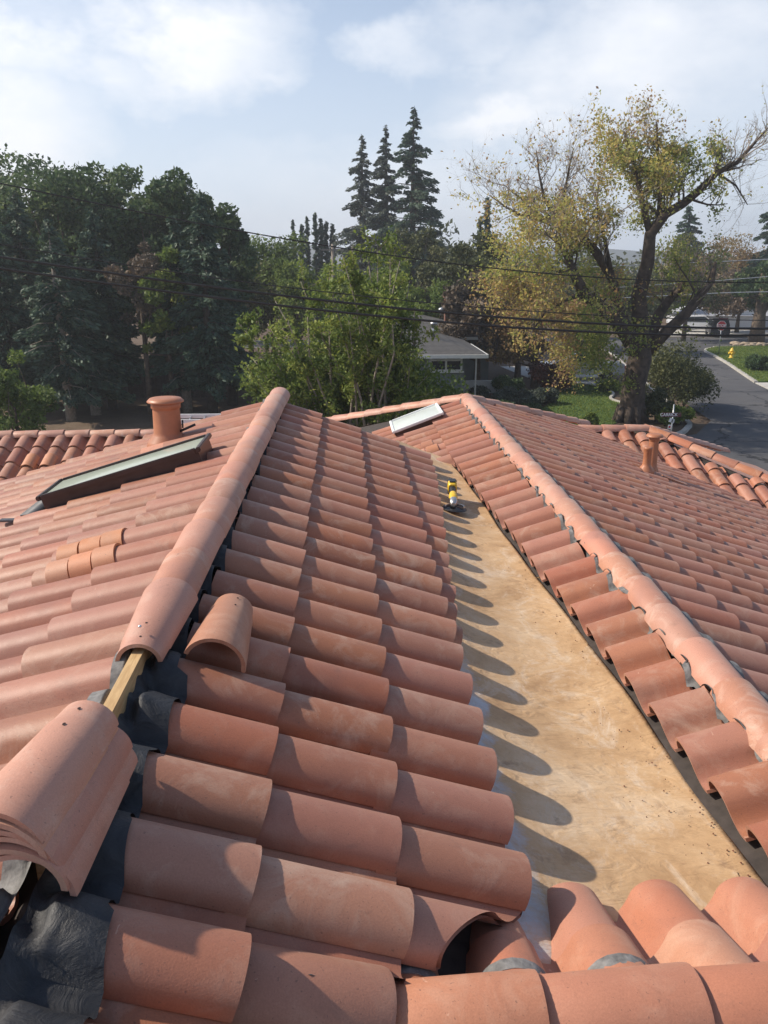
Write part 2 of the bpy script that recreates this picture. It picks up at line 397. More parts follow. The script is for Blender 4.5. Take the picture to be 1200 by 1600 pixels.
class Slope:
    """a tiled roof plane: deck point O, downslope direction, tile rows every W along X (away from the hook)"""
    def __init__(s, O, down, w, t):
        s.O = Vector(O); c = 1 / math.sqrt(1 + t * t)
        s.u = Vector((down[0] * c, down[1] * c, -t * c)).normalized(); s.w = Vector(w)
        side = Vector((down[1], -down[0], 0)); s.n = s.u.cross(s.w); s.n = s.n if s.n.z > 0 else -s.n
        s.X = s.u.cross(s.n)
    def z(s, x, y): return s.O.z - ((x - s.O.x) * s.n.x + (y - s.O.y) * s.n.y) / s.n.z
    def matrix(s, p, roll=0, yaw=0):
        Mx = Matrix((s.X, s.u, s.n)).transposed().to_4x4(); Mx.translation = p
        return Mx @ Matrix.Rotation(yaw, 4, 'Z') @ Matrix.Rotation(roll, 4, 'X')
TILES = []      # (matrix, length, clip planes, material key)
def put(slope, x, y, length=.45, clip=None, mat='clay', jit=1.0, dz=0):
    p = Vector((x, y, slope.z(x, y))) + slope.n * (dz + abs(rnd.gauss(0, .0012)) * jit) + slope.u * rnd.gauss(0, .0035) * jit + slope.w * rnd.gauss(0, .0025) * jit
    TILES.append((slope.matrix(p, rnd.gauss(0, .0018) * jit, rnd.gauss(0, .007) * jit), length, clip, mat))
co = lambda t: 1 / math.sqrt(1 + t * t)
# deck planes
LR = Slope((-.264, 0, -1.503), (1, 0), (0, 1, 0), .384)         # right face of the left ridge
LL = Slope((-.69, 0, -1.335), (-1, 0), (0, -1, 0), .30)         # its left face
RL = Slope((1.34, 3.0, -1.93), (-1, 0), (0, -1, 0), .384)       # left face of the right ridge, above the pan
RR = Slope((1.635, 0, -1.817), (1, 0), (0, 1, 0), .375)         # its right face
NS = Slope((0, 1.895, -1.934), (0, 1), (-1, 0, 0), .41)          # small slope that falls away at the camera's feet
TS = Slope((0, 12.4, -2.63), (0, -1), (1, 0, 0), .384)          # far cross wing, facing the camera
def pan_z(y): return -1.93 - .012 * (y - 1.6)

# left ridge, right face -------------------------------------------------
for k in range(-3, 24):
    y = 1.2254 + k * W
    if y > 7.55: continue
    for j in range(5):
        x = -.264 + j * E * co(.384)
        if j == 0: ln = (x + .615 + rnd.uniform(-.012, .02)) / co(.384)
        else: ln = .45
        if j >= 3:
            # cut along the edge of the pan
            if j == 3:
                if y < 3.1: continue
                full = x; x2 = min(full, float(np.interp(y, [3.03, 3.4, 4.18, 5.15, 5.74, 6.7, 7.87], [.475, .512, .565, .645, .690, .760, .805])) + rnd.uniform(-.004, .004)); ln = .45 - (full - x2) / co(.384)
                put(LR, x2, y, ln, dz=-STEP * (full - x2) / E); continue
            else: continue
        # the valley with the near slope: drop what lies beyond it, cut what crosses it
        zN = NS.z(x - .2, y + .12); clip = None
        if y < 1.6 and x > -.1:
            vx = .162 + (y - 1.464) * 1.035            # valley line x at this row
            if x - .43 > vx: continue
            clip = ('LRV',)
        if k <= 0 and j >= 1:
            if k == 0 and j == 1: put(LR, x, y, .45, ('TRO',))
            continue
        put(LR, x, y, ln, clip)
# left ridge, left face ---------------------------------------------------
SKYL = (-2.08, -.93, 5.42, 5.72)
for k in range(-8, 19):
    y = 2.755 + k * W
    if y > 7.78: continue
    for j in range(0, 16):
        x = -1.15 - (j) * .3765 + .0
        ln = .45 if j else .425
        if SKYL[2] - .03 < y - .135 < SKYL[3] + .06 and SKYL[0] + .02 < x + .19 < SKYL[1] - .03: continue
        put(LL, x, y, ln)
# right ridge, left face ---------------------------------------------------
SKYR = (.70, 1.31, 9.85, 10.55)
for k in range(-3, 32):
    y = 2.1997 + k * W
    xr = 1.58 + rnd.uniform(-.035, .01)
    if y < 8.0:
        x = 1.4668 - .0428 * y
        if y > 1.2: put(RL, x, y, (xr - x) / co(.384), dz=-.004)
    elif y < 12.2:
        for j in range(0, 6):
            x = 1.125 - j * E * co(.384)
            if x < 1.75 - (y - 10.4) * 1.0 - 3.6 and y > 10.6: continue
            if y - 10.5 > (1.63 - x): continue
            if SKYR[2] < y - .1 < SKYR[3] and SKYR[0] - .05 < x + .2 < SKYR[1]: continue
            put(RL, x, y, (xr - x) / co(.384) if j == 0 else .45)
# right ridge, right face --------------------------------------------------
for k in range(-12, 44):
    y = 3.57 + k * W
    for j in range(0, 17):
        x = 2.12 + j * E * co(.375) - (0 if j else 0)
        if y - 10.45 > (x - .35 - 1.65): continue          # hip at the far end
        if x + y > 16.35 and x - 4.0 + y - 12.4 > .45: continue   # valley with the cross wing
        put(RR, x, y, .44 if j == 0 else .45)
# near slope ----------------------------------------------------------------
for k in range(-2, 6):
    x = .745 + k * W + .015
    for j in range(2):
        y = 1.895 - j * .275
        if k == -2 and j == 0: continue
        clip = None
        if k <= -1: clip = ('NSV',)
        put(NS, x, y, .40 if j == 0 else .235, clip, 'clay_orange')
# far cross wing --------------------------------------------------------------
for k in range(-36, 30):
    x = .05 + k * W
    for j in range(0, 16):
        y = 12.4 - .36 - j * E * co(.384)
        hip = 4.95 + (12.4 - y) - .33
        if x > hip - .02: continue
        if -2.3 < x < 4.0 + 12.4 - y - .55: continue
        if x <= -2.3 and (y < 7.9 or x > -2.2): continue
        cut = min(.45, .36 + .05) if j == 0 else .45
        over = x + W * .5 - (hip - .42)
        if over > 0: cut = max(.16, .45 - over)
        put(TS, x, y, cut)

house = empty('tiled_roof_house', (2, 6, -7.0), 'low house with clay tile roofs and a bare flat roof pan between two slopes', 'house')
def plane_clip(me, pts_out):
    bm = bmesh.new(); bm.from_mesh(me)
    for p, n in pts_out:
        bmesh.ops.bisect_plane(bm, geom=bm.verts[:] + bm.edges[:] + bm.faces[:], plane_co=p, plane_no=n, clear_outer=True)
    bm.to_mesh(me); bm.free(); return me
VAL_A, VAL_B = Vector((.162, 1.464, 0)), Vector((.309, 1.606, 0))
vd = (VAL_B - VAL_A).normalized(); vn = Vector((vd.y, -vd.x, 0))         # points towards +x (near slope side)
def place_tiles():
    camp = Vector((0, 0, 0)); scored = []
    for i, (mx, ln, clip, mat) in enumerate(TILES):
        c = mx @ Vector((-.12, -.2, .05)); d = c.dot(_F)
        if d < .3: scored.append((99, i)); continue
        u = 600 + FPX * c.dot(_R) / d; v = 800 - FPX * c.dot(_U) / d
        inside = -90 < u < 1290 and v < 1690
        scored.append((d if inside else 99, i))
    scored.sort(); single = set(i for d, i in scored[:300] if d < 99)
    Vs = []; Fs = []; base = 0
    for i, (mx, ln, clip, mat) in enumerate(TILES):
        if i in single or clip:
            if clip:
                me = bevel_mesh(*tile_verts(round(ln, 2)), 'tile'); me.transform(mx)
                if clip[0] == 'LRV': plane_clip(me, [(VAL_A + vn * .0, vn)])
                elif clip[0] == 'TRO': plane_clip(me, [(Vector((0, 1.425, 0)), Vector((0, -1, 0)))])
                else: plane_clip(me, [(VAL_A - vn * .34, -vn)])
                if len(me.polygons) == 0: continue
                me.materials.append(M[mat]); obj('roof_tile', me, None, house); continue
            me = tile_mesh(ln)
            key = (me.name, mat)
            if key not in _var:
                m2 = me.copy(); m2.materials.clear(); m2.materials.append(M[mat]); _var[key] = m2
            o = bpy.data.objects.new('roof_tile', _var[key]); col.objects.link(o); o.parent = house
            o.matrix_parent_inverse = house.matrix_world.inverted(); o.matrix_basis = mx
        else:
            V, F = tile_verts(ln); V = np.array(V) @ np.array(mx.to_3x3()).T + np.array(mx.translation)
            Vs.append(V); Fs.append(np.array(F) + base); base += len(V)
    me = fast_mesh('roof_tiles', np.concatenate(Vs), np.concatenate(Fs), smooth=True)
    me.set_sharp_from_angle(angle=.7)
    me.materials.append(M['clay']); o = obj('roof_tile_field', me, None, house); o['kind'] = 'stuff'
_var = {}
place_tiles()

# underlay decks, one closed prism for each plane ---------------------------------
def deck(name, slope, corners, mat='deck', drop=.012, thick=.10):
    top = [Vector((x, y, slope.z(x, y) - drop)) for x, y in corners]; bot = [p - Vector((0, 0, thick)) for p in top]; n = len(top)
    m = MB(); m.add(top + bot, [tuple(range(n)), tuple(range(2 * n - 1, n - 1, -1))] + [(i, n + i, n + (i + 1) % n, (i + 1) % n) for i in range(n)])
    return m.build(name, M[mat], house)
deck('roof_deck', LR, [(-.69, -1), (-.69, 7.66), (1.6, 7.66), (.80, 6.0), (.80, 1.86), (.0, 1.3), (.0, -1)], drop=.04)
deck('roof_deck', LL, [(-.69, -1), (-7.2, -1), (-7.2, 7.7), (-.69, 7.7)])
deck('roof_deck', RL, [(1.635, 0), (1.30, 0), (1.28, 4), (1.09, 7.9), (-.6, 8.0), (-.7, 12.6), (1.635, 10.5)])
deck('roof_deck', RR, [(1.635, 0), (1.635, 10.4), (4.6, 13.0), (8.8, 9.0), (8.8, 0)])
deck('roof_deck', NS, [(.10, 1.40), (.56, 1.86), (2.3, 1.86), (2.3, 1.39)])
deck('roof_deck', TS, [(-9.5, 12.4), (4.9, 12.4), (9.0, 8.2), (9.0, 7.4), (-9.5, 7.4)])
# hidden back planes and walls so that the house stands as a body
body = MB()
for x0, x1, y0, y1, zt in ((-7.0, .3, -1, 7.4, -3.4), (-9.2, 4.9, 7.8, 16.5, -3.6), (1.2, 8.4, -1, 12, -4.45)):
    body.box(((x0 + x1) / 2, (y0 + y1) / 2, (zt - 7) / 2), (x1 - x0, y1 - y0, zt + 7))
body.build('wall', plain('cream_stucco', (.55, .48, .38), .9, 0, .08, 4, .2), house)
gab = MB()
gab.add([(-7.0, 7.62, -3.45), (-.69, 7.62, -1.5), (1.5, 7.62, -2.35), (1.5, 7.62, -3.6), (-7, 7.62, -3.6)], [(0, 1, 2, 3, 4)])
gab.build('wall', bpy.data.materials['cream_stucco'], house)
back = MB()
back.add([(-9.5, 12.4, -2.66), (4.9, 12.4, -2.66), (9.3, 17.0, -4.4), (-9.5, 17.0, -4.4)], [(0, 1, 2, 3)])
back.add([(4.9, 12.4, -2.66), (9.3, 8.0, -4.35), (9.3, 17.0, -4.4)], [(0, 1, 2)])
back.add([(1.635, 10.45, -1.84), (4.3, 13.1, -2.85), (-1.0, 13.1, -2.85)], [(0, 1, 2)])
back.build('back_roof', M['clay'], house)

# the stripped pan ------------------------------------------------------------------
def build_pan():
    V = []; F = []; nx, ny = 40, 90; r = random.Random(3)
    ph = [(r.uniform(2, 9), r.uniform(1, 7), r.uniform(0, 6.3), r.uniform(.0006, .0018)) for _ in range(14)]
    for j in range(ny + 1):
        y = 1.45 + (8.3 - 1.45) * j / ny
        xe = 1.445 - .0428 * (y) + .01 * math.sin(y * 2.1); xs = .40 + (y - 1.6) * .02
        for i in range(nx + 1):
            t = i / nx; x = xs + (xe - xs) * t
            zs = LR.z(x, y) - .006; zp = pan_z(y)
            k = .10; h = max(k - abs(zs - zp), 0) / k; z = max(zs, zp) + h * h * k * .25
            z += sum(a * math.sin(fx * x + fy * y + p) for fx, fy, p, a in ph) * 1.2
            V.append((x, y, z))
    for j in range(ny):
        for i in range(nx):
            a = j * (nx + 1) + i; F.append((a, a + 1, a + nx + 2, a + nx + 1))
    n0 = len(V); 
    for j in range(ny + 1):                # folded edge under the right-hand tiles
        x, y, z = V[j * (nx + 1) + nx]; V.append((x, y, z - .035))
    for j in range(ny):
        a = j * (nx + 1) + nx; F.append((a, n0 + j, n0 + j + 1, a + nx + 1))
    me = bpy.data.meshes.new('flat_pan'); me.from_pydata(V, [], F); me.polygons.foreach_set('use_smooth', [True] * len(F)); me.materials.append(M['pan'])
    o = obj('flat_roof_pan', me, None, house); o['label'] = 'bare membrane floor between the slopes, dusted orange brown with scuffs'
    m = MB(); m.add([(1.30, 1.3, -1.95), (1.62, 1.3, -1.90), (1.45, 8.0, -2.02), (1.02, 8.0, -2.06)], [(0, 1, 2, 3)]); m.build('gutter_bed', plain('brown_bed', (.16, .10, .055), .9, 0, .35, 12, .5), house)
    # lap seam of a patch and curled edge by the near tiles
    m = MB(); P = [onz(u, v, pan_z(2) + .001) for u, v in ((1019, 1376), (1018, 1356), (1024, 1349), (1040, 1347), (1098, 1349), (1150, 1362), (1180, 1420), (1020, 1430))]
    m.prism([(p.x, p.y) for p in P], pan_z(2) - .004, pan_z(2) + .0045); m.build('membrane_patch', M['pan'], house)
build_pan()

# felt, batten --------------------------------------------------------------------------
def tile_h(xl):      # height of the tile surface at distance xl (0..W) from the hook
    xl = xl % W
    for (a, za), (b, zb) in zip(PROF, PROF[1:]):
        if a <= xl <= b: return za + (zb - za) * (xl - a) / (b - a)
    return .01
def felt_strip(name, slope, y0, y1, hook0, hdir, xa, xb, za_off, mat, crumple=.006, seed=1, ny=None, edge=None, lab=None):
    """felt draped from the ridge board (xa) out over the tile heads (xb)"""
    r = random.Random(seed); ny = ny or int((y1 - y0) / .018); nx = 14; V = []; F = []
    f = [(r.uniform(10, 55), r.uniform(10, 70), r.uniform(0, 6.3), r.uniform(.25, 1)) for _ in range(12)]
    for j in range(ny + 1):
        y = y0 + (y1 - y0) * j / ny
        e = edge(y) if edge else 0
        for i in range(nx + 1):
            t = i / nx; x = xa + (xb + e - xa) * t
            d = (y - hook0) * hdir; h = max(tile_h(d) + STEP * .55, .034)
            h = .02 + (h - .02) * min(1, max(0, (t - .02) * 3.2)); 
            z = slope.z(x, y) + h + .006
            z = z * min(1, t * 3.5) + (slope.z(xa, y) + za_off) * (1 - min(1, t * 3.5)) 
            c = sum(a * math.sin(fx * x + fy * y + p) for fx, fy, p, a in f) / 4 * crumple * (1 - t) ** 1.3 + .007 * t
            z += c
            if slope is RL and abs(x - 1.637) < .094: z = min(z, -1.795 + .088 * math.sqrt(1 - ((x - 1.637) / .1) ** 2))
            V.append((x, y, z))
    for j in range(ny):
        for i in range(nx):
            a = j * (nx + 1) + i; F.append((a, a + 1, a + nx + 2, a + nx + 1))
    me = bpy.data.meshes.new(name); me.from_pydata(V, [], F); me.polygons.foreach_set('use_smooth', [True] * len(F)); me.materials.append(M[mat])
    o = obj(name, me, None, house)
    if lab: o['label'] = lab
    return o
rr = random.Random(11)
jag = [rr.uniform(-1, 1) for _ in range(400)]
felt_strip('roofing_felt', LR, .3, 7.55, 1.2254, 1, -.672, -.575, .085, 'felt', .016, 2, edge=lambda y: .014 * jag[int(y / .27 * 1.0 + 50)] + (.035 if y < 2.35 else 0) + (.05 * (1.9 - y) if y < 1.9 else 0), lab='black crumpled felt along the open ridge')
felt_strip('roofing_felt', LL, .3, 7.55, 2.755, -1, -.708, -.775, .075, 'greyfelt', .012, 4, edge=lambda y: .012 * jag[int(y * 4 + 90)])
felt_strip('roofing_felt', RL, 1.0, 10.5, 2.1997, -1, 1.59, 1.532, .06, 'greyfelt', .016, 5, edge=lambda y: .024 * jag[int(y / .09 + 150)])
felt_strip('roofing_felt', RR, 1.0, 10.4, 3.57, 1, 1.67, 1.76, .07, 'greyfelt', .012, 6)
m = MB(); m.box((-.69, 4.51, -1.275), (.036, 6.06, .13)); m.build('ridge_batten', M['wood'], house)
m = MB(); m.box((1.635, 5.6, -1.77), (.036, 9.4, .10)); m.build('ridge_batten', M['wood'], house)

# rows of ridge caps ------------------------------------------------------------------------
def cap_row(p0, p1, wide_first=True, mat='cap', name='ridge_cap', pitch=.384, scale=1.0, skip=None, jit=1, first=0.0):
    """caps laid from p0 to p1; the wide end of each faces p1"""
    p0 = Vector(p0); p1 = Vector(p1); d = (p1 - p0); n = max(1, round(d.length / pitch)); st = d.length / n; dn = d.normalized()
    X = dn.cross(Vector((0, 0, 1))).normalized(); Z = X.cross(dn)
    key = ('cap', mat)
    if key not in _var: m2 = CAP.copy(); m2.materials.clear(); m2.materials.append(M[mat]); _var[key] = m2
    out = []
    for i in range(n):
        if skip and i in skip: continue
        e = p0 + dn * (st * (i + 1)) + Vector((rnd.gauss(0, .003), rnd.gauss(0, .003), rnd.gauss(0, .0015))) * jit
        mx = Matrix((X, dn, Z)).transposed().to_4x4(); mx.translation = e
        mx = mx @ Matrix.Rotation(rnd.gauss(0, .007) * jit, 4, 'Z') @ Matrix.Rotation(rnd.gauss(0, .015) * jit, 4, 'Y') @ Matrix.Diagonal((scale, 1, scale, 1))
        o = bpy.data.objects.new(name, _var[key]); col.objects.link(o); o.parent = house; o.matrix_parent_inverse = house.matrix_world.inverted(); o.matrix_basis = mx
        out.append(o)
    return out
left_caps = cap_row((-.688, 2.42, -1.232), (-.640, 7.66, -1.232))
right_caps = cap_row((1.637, .6, -1.772), (1.637, 10.6, -1.772))
near_caps = cap_row((-.335, 1.35, -1.50), (.055, 1.385, -1.672), mat='clay_orange', pitch=.40, scale=1.08) + cap_row((.06, 1.385, -1.688), (1.92, 1.37, -1.69), mat='clay_orange', pitch=.375, scale=1.08)
cap_row((1.62, 10.6, -1.77), (4.05, 13.0, -2.62)); cap_row((1.62, 10.6, -1.77), (-1.2, 13.4, -2.75))
cap_row((4.9, 12.4, -2.585), (3.75, 12.4, -2.585)); cap_row((-9.5, 12.4, -2.585), (-.9, 12.4, -2.585))
cap_row((4.9, 12.4, -2.585), (9.0, 8.3, -4.1), mat='clay_orange'); cap_row((4.9, 12.4, -2.585), (7.6, 15.1, -3.62))
CAPN.materials.append(M['cap']); left_caps[0].data = CAPN
for cp in (left_caps[0],):
    o = obj('nail_hole', HOLES, M['hole'], cp, world_verts=False)
o = MB(); o.lathe((-.69, 2.405, -1.146), [(.006, 0), (.006, .004), (.003, .006)], 10); o = o.build('screw', M['screw'], house)

# ---------------------------------------------------------------- skylights, vents, patches on the roof
def on_slope(s, x, y, h=0): return Vector((x, y, s.z(x, y))) + s.n * h
def skylight(slope, x0, x1, y0, y1, h, mats, lab, rim=.035, metal_edge=False):
    """x0 = downslope edge"""
    root = MB(); cx, cy = (x0 + x1) / 2, (y0 + y1) / 2
    a = on_slope(slope, x0, cy, 0); b = on_slope(slope, x1, cy, 0); L = (b - a).length; Wd = y1 - y0
    R = Matrix((slope.u, slope.w, slope.u.cross(slope.w))).transposed()
    if (R @ Vector((0, 0, 1))).z < 0: R = Matrix((slope.u, -slope.w, slope.u.cross(-slope.w))).transposed()
    c = (a + b) / 2; n = slope.n
    root.box(c + n * (h * .5 - .02), (L - .05, Wd - .05, h + .04), M=R)
    fr = root.build('skylight', M[mats[0]], house); fr['label'] = lab
    m = MB()
    for sx in (-1, 1): m.box(c + slope.u * sx * (L / 2 - rim / 2) + n * (h + .012), (rim, Wd, .034), M=R)
    for sy in (-1, 1): m.box(c + slope.w * sy * (Wd / 2 - rim / 2) + n * (h + .012), (L - 2 * rim, rim, .034), M=R)
    me = m.mesh('frame'); me.materials.append(M[mats[1]])
    bm = bmesh.new(); bm.from_mesh(me); bmesh.ops.bevel(bm, geom=[e for e in bm.edges], offset=.006, segments=2, affect='EDGES'); bm.to_mesh(me); bm.free()
    obj('skylight_frame', me, None, fr)
    # slightly bowed pane
    V = []; F = []; nx, ny = 16, 10
    for j in range(ny + 1):
        for i in range(nx + 1):
            p, q = i / nx * 2 - 1, j / ny * 2 - 1
            V.append(c + slope.u * p * (L / 2 - rim * .9) + slope.w * q * (Wd / 2 - rim * .9) + n * (h + .014 + .016 * (1 - p * p) * (1 - q * q)))
    for j in range(ny):
        for i in range(nx): k = j * (nx + 1) + i; F.append((k, k + 1, k + nx + 2, k + nx + 1))
    pm = MB(); pm.add(V, F, True); pm.build('pane', M[mats[2]], fr)
    return fr
skylight(LL, -2.11, -.95, 5.37, 5.86, .185, ('bronze', 'bronze', 'skyglass'), 'long skylight with dark bronze sides and dusty green glass')
skylight(RL, .64, 1.29, 9.84, 10.55, .135, ('bronze', 'white', 'skydome'), 'pale skylight with a white rim near the far hip')
def pleats():
    m = MB()
    for i in range(14):
        y = 5.38 + i * .028
        a = on_slope(LL, -2.11, y, .10); b = on_slope(LL, -2.24, y - .03, .125)
        m.tube([a, b], .010, 5)
    m.build('pleated_apron', M['lead'], house)
    m = MB(); m.box(on_slope(LL, -2.30, 5.34, .115), (.16, .05, .012)); m.build('pleated_apron', M['lead'], house)
pleats()
def vent(x, y, slope, r, ztop, brim, lab, name='vent_pipe'):
    zb = slope.z(x, y); m = MB(); h = ztop - zb
    m.lathe((x, y, zb), [(r * 1.75, .02), (r * 1.5, .10), (r * 1.12, .15), (r * 1.05, .18), (r, h - .09), (r, h - .085), (r * 1.10, h - .08), (r * 1.10, h - .03), (r, h - .025)], 28)
    o = m.build(name, M['pipe'], house); o['label'] = lab
    m = MB(); m.lathe((x, y, ztop), [(brim * .8, -.035), (brim, -.028), (brim * 1.0, -.018), (brim * .86, .004), (brim * .5, .010), (.01, .011)], 28)
    m.build('vent_cap', M['pipe'], o); return o
vent(-1.575, 6.95, LL, .116, -1.13, .158, 'wide terracotta painted vent pipe with a brimmed cap')
o = MB(); q = on_slope(LL, -1.37, 6.92, .16); o.tube([q + Vector((-.05, 0, -.03)), q + Vector((.09, 0, .03))], .012, 6); o.tube([q + Vector((-.02, 0, 0)), q + Vector((-.02, .01, .07))], .008, 6); o.build('bracket', M['black'], house)
vent(4.03, 9.95, RR, .062, -2.14, .110, 'short terracotta painted vent with a round hat')
m = MB(); p = on_slope(RR, 3.83, 9.62, 0); m.lathe(p, [(.11, .05), (.10, .12), (.058, .17), (.052, .20), (.05, .38), (.054, .385), (.054, .41), (.03, .412)], 20); m.build('vent_pipe', M['pipe'], house)
m = MB(); p = on_slope(RR, 4.15, 9.6, .11); m.box(p, (.28, .10, .012), M=Matrix((RR.u, RR.w, RR.n)).transposed()); m.build('flashing', M['pipe'], house)
def barrel_piece(slope, x, y, length, mat, lift=.022):
    """a short cut tile cemented over a barrel crown"""
    V = []; F = []; n = 11; R = .103
    for s_ in (0, length):
        for th in (0, .014):
            for k in range(n):
                a = math.pi * (.04 + .92 * k / (n - 1)); p = Vector((x, y, slope.z(x, y))) - slope.u * s_ + slope.w * (.096 - (R - th) * math.cos(a)) + slope.n * ((.088 / .096) * (R - th) * math.sin(a) + lift + .006 * (s_ < .01))
                V.append(p)
    q = lambda i, l, k: (i * 2 + l) * n + k
    for k in range(n - 1):
        F += [(q(0, 0, k), q(0, 0, k + 1), q(1, 0, k + 1), q(1, 0, k)), (q(0, 1, k + 1), q(0, 1, k), q(1, 1, k), q(1, 1, k + 1)), (q(0, 0, k + 1), q(0, 0, k), q(0, 1, k), q(0, 1, k + 1)), (q(1, 0, k), q(1, 0, k + 1), q(1, 1, k + 1), q(1, 1, k))]
    me = bevel_mesh(V, F, 'patch_tile'); me.materials.append(M[mat]); return obj('patch_tile', me, None, house)
for (row, xs) in ((3.835, (-1.43, -1.315, -1.20)), (4.105, (-1.47, -1.35, -1.235))):
    hk = 2.755 + round((row - 2.755) / W) * W
    for i, x in enumerate(xs):
        barrel_piece(LL, x - .02, hk, .112, 'patch', .044)
barrel_piece(LL, -1.72, 2.755 + 15 * W, .22, 'clay_orange', .03); barrel_piece(LL, -1.80, 2.755 + 14 * W, .16, 'clay_orange', .03)
for k, x in ((24, .93), (24, .79), (25, .90), (25, .77)): barrel_piece(RL, x, 2.1997 + k * W, .13, 'clay_orange', .03)
for k in (-33, -32, -31):
    pass
TT = [(-4.75, 11.55), (-4.48, 11.55)]
for x, y in TT:
    hk = .05 + round((x - .05) / W) * W; barrel_piece(TS, hk, y, .30, 'patch', .045)
# mortar where the near slope meets the left slope
m = MB()
def blob(c, r, seed, flat=.5):
    me = bpy.data.meshes.new('b'); bm = bmesh.new(); bmesh.ops.create_icosphere(bm, subdivisions=3, radius=1)
    q = random.Random(seed); f = [(q.uniform(1, 5), q.uniform(1, 5), q.uniform(1, 5), q.uniform(0, 6)) for _ in range(5)]
    for v in bm.verts:
        d = 1 + sum(.09 * math.sin(a * v.co.x + b * v.co.y + e * v.co.z + p) for a, b, e, p in f); v.co = Vector((v.co.x * r[0] * d, v.co.y * r[1] * d, v.co.z * r[2] * d)) + Vector(c)
    for f_ in bm.faces: f_.smooth = True
    bm.to_mesh(me); bm.free(); return me
for hk in (.745 + .015 - 2 * W, .745 + .015 - W, .745 + .015):
    o = barrel_piece(NS, hk, 1.478, .04, 'greyfelt', .020); o.name = 'mortar'
m = MB(); m.add([(-.10, 1.36, -1.50), (.10, 1.42, -1.62), (.0, 1.50, -1.61), (-.12, 1.40, -1.53)], [(0, 1, 2, 3)]); m.build('lead_scrap', M['lead'], house)

# loose things lying on the roof ---------------------------------------------------------
def loose_cap(end, d, up, label, group=None, mat='cap', scale=1.0, flip=False):
    d = Vector(d).normalized(); X = d.cross(Vector(up)).normalized(); Z = X.cross(d)
    mx = Matrix((X, d, Z)).transposed().to_4x4(); mx.translation = Vector(end)
    me = cap_mesh(.455, .110 * scale, .081 * scale, name='loose_cap', zs=.017); me.materials.append(M[mat])
    o = bpy.data.objects.new('ridge_cap_tile', me); col.objects.link(o); o.matrix_world = mx
    tag(o, label, 'roof tile', group)
    h = bpy.data.objects.new('nail_hole', HOLES.copy()); h.data.materials.append(M['hole']); h.data.transform(Matrix.Translation((0, 0, .0030 if scale == 1 else .001))); col.objects.link(h); h.parent = o
    return o
loose_cap((-.462, 2.42, LR.z(-.462, 2.42) + .122), (-.03, -1, -.03), (.36, 0, .93), 'loose arched ridge tile lying alone across the barrels beside the open ridge', mat='clay_orange')
names = ['topmost', 'second from the top', 'third from the top', 'fourth from the top', 'fifth from the top', 'bottom']
for i in range(6):
    sh = [(.0, .0), (.006, -.004), (.018, .0), (.03, .008), (.038, .0), (.05, .012)][i]
    loose_cap((-.735 + sh[0], 1.375 + sh[1] - .003 * i, -1.155 - .0215 * i), (-.13 + .012 * (i % 3), -1, -.06), (.03 + .02 * i, 0, 1), 'stacked ridge tile, %s of the nested pile on the open ridge' % names[i] if i else 'stacked ridge tile with nail holes, topmost of the nested pile on the open ridge', 'nested pile of ridge tiles', scale=1.0)
def grinder():
    """cordless angle grinder lying on the pan: battery end away, disc end near"""
    base = Vector((.865, 6.12, -1.928))
    r = empty('angle_grinder', base, 'yellow and black cordless angle grinder lying on the bare pan', 'power tool')
    ax = Vector((.10, 1, 0)).normalized(); sd = Vector((1, -.10, 0)).normalized(); up = Vector((0, 0, 1))
    def P(a, s_, u): return base + ax * a + sd * s_ + up * u
    def lofted(rings, n=14):
        m = MB(); V = []
        for (a, s_, u, rw, rh, pw) in rings:
            for k in range(n):
                an = 2 * math.pi * k / n; ca, sa = math.cos(an), math.sin(an)
                V.append(P(a, s_ + rw * math.copysign(abs(ca) ** pw, ca), u + rh * math.copysign(abs(sa) ** pw, sa)))
        F = [(i * n + k, i * n + (k + 1) % n, (i + 1) * n + (k + 1) % n, (i + 1) * n + k) for i in range(len(rings) - 1) for k in range(n)]
        m.add(V, F, True); m.add(V[:n], [tuple(range(n))]); m.add(V[-n:], [tuple(range(n))]); return m
    lofted([(.03, 0, .075, .030, .030, 1), (.06, 0, .08, .036, .036, .9), (.10, 0, .085, .036, .038, .9), (.15, 0, .088, .030, .034, .9)]).build('motor_housing', M['yellow'], r)
    lofted([(.15, 0, .088, .029, .033, .9), (.22, 0, .09, .026, .030, .9), (.28, 0, .092, .030, .036, .8)]).build('handle', M['black'], r)
    lofted([(.28, 0, .095, .034, .045, .6), (.30, 0, .10, .040, .055, .5), (.36, 0, .10, .040, .055, .5)]).build('battery_mount', M['yellow'], r)
    lofted([(.36, 0, .09, .036, .06, .45), (.37, 0, .09, .040, .066, .4), (.42, 0, .09, .040, .066, .4), (.425, 0, .09, .036, .06, .4)]).build('battery', M['black'], r)
    m = MB(); m.box(P(.33, 0, .158), (.05, .07, .010), M=Matrix((sd, ax, up)).transposed()); m.build('battery_label', M['black'], r)
    lofted([(-.05, 0, .06, .016, .016, 1), (-.04, 0, .065, .028, .028, .9), (.0, 0, .07, .033, .030, .8), (.03, 0, .075, .032, .032, .9)]).build('gear_head', M['metal'], r)
    m = MB(); m.tube([P(-.01, -.0, .07), P(-.015, 0, .028)], [.024, .018], 14); m.build('spindle', M['metal'], r)
    m = MB(); Mx = Matrix.Rotation(.10, 3, 'Y'); m.lathe(P(-.02, .01, .022), [(.012, .004), (.10, .0), (.102, -.003), (.012, -.004)], 36, Mx); m.build('disc', M['black'], r)
    m = MB(); g = [P(-.02 + .078 * math.cos(a), .01 + .078 * math.sin(a), .032) for a in [math.pi * .5 * (k / 8 * 2 - 1) for k in range(9)]]
    m.tube(g, .009, 6); m.build('guard', M['metal'], r)
grinder()
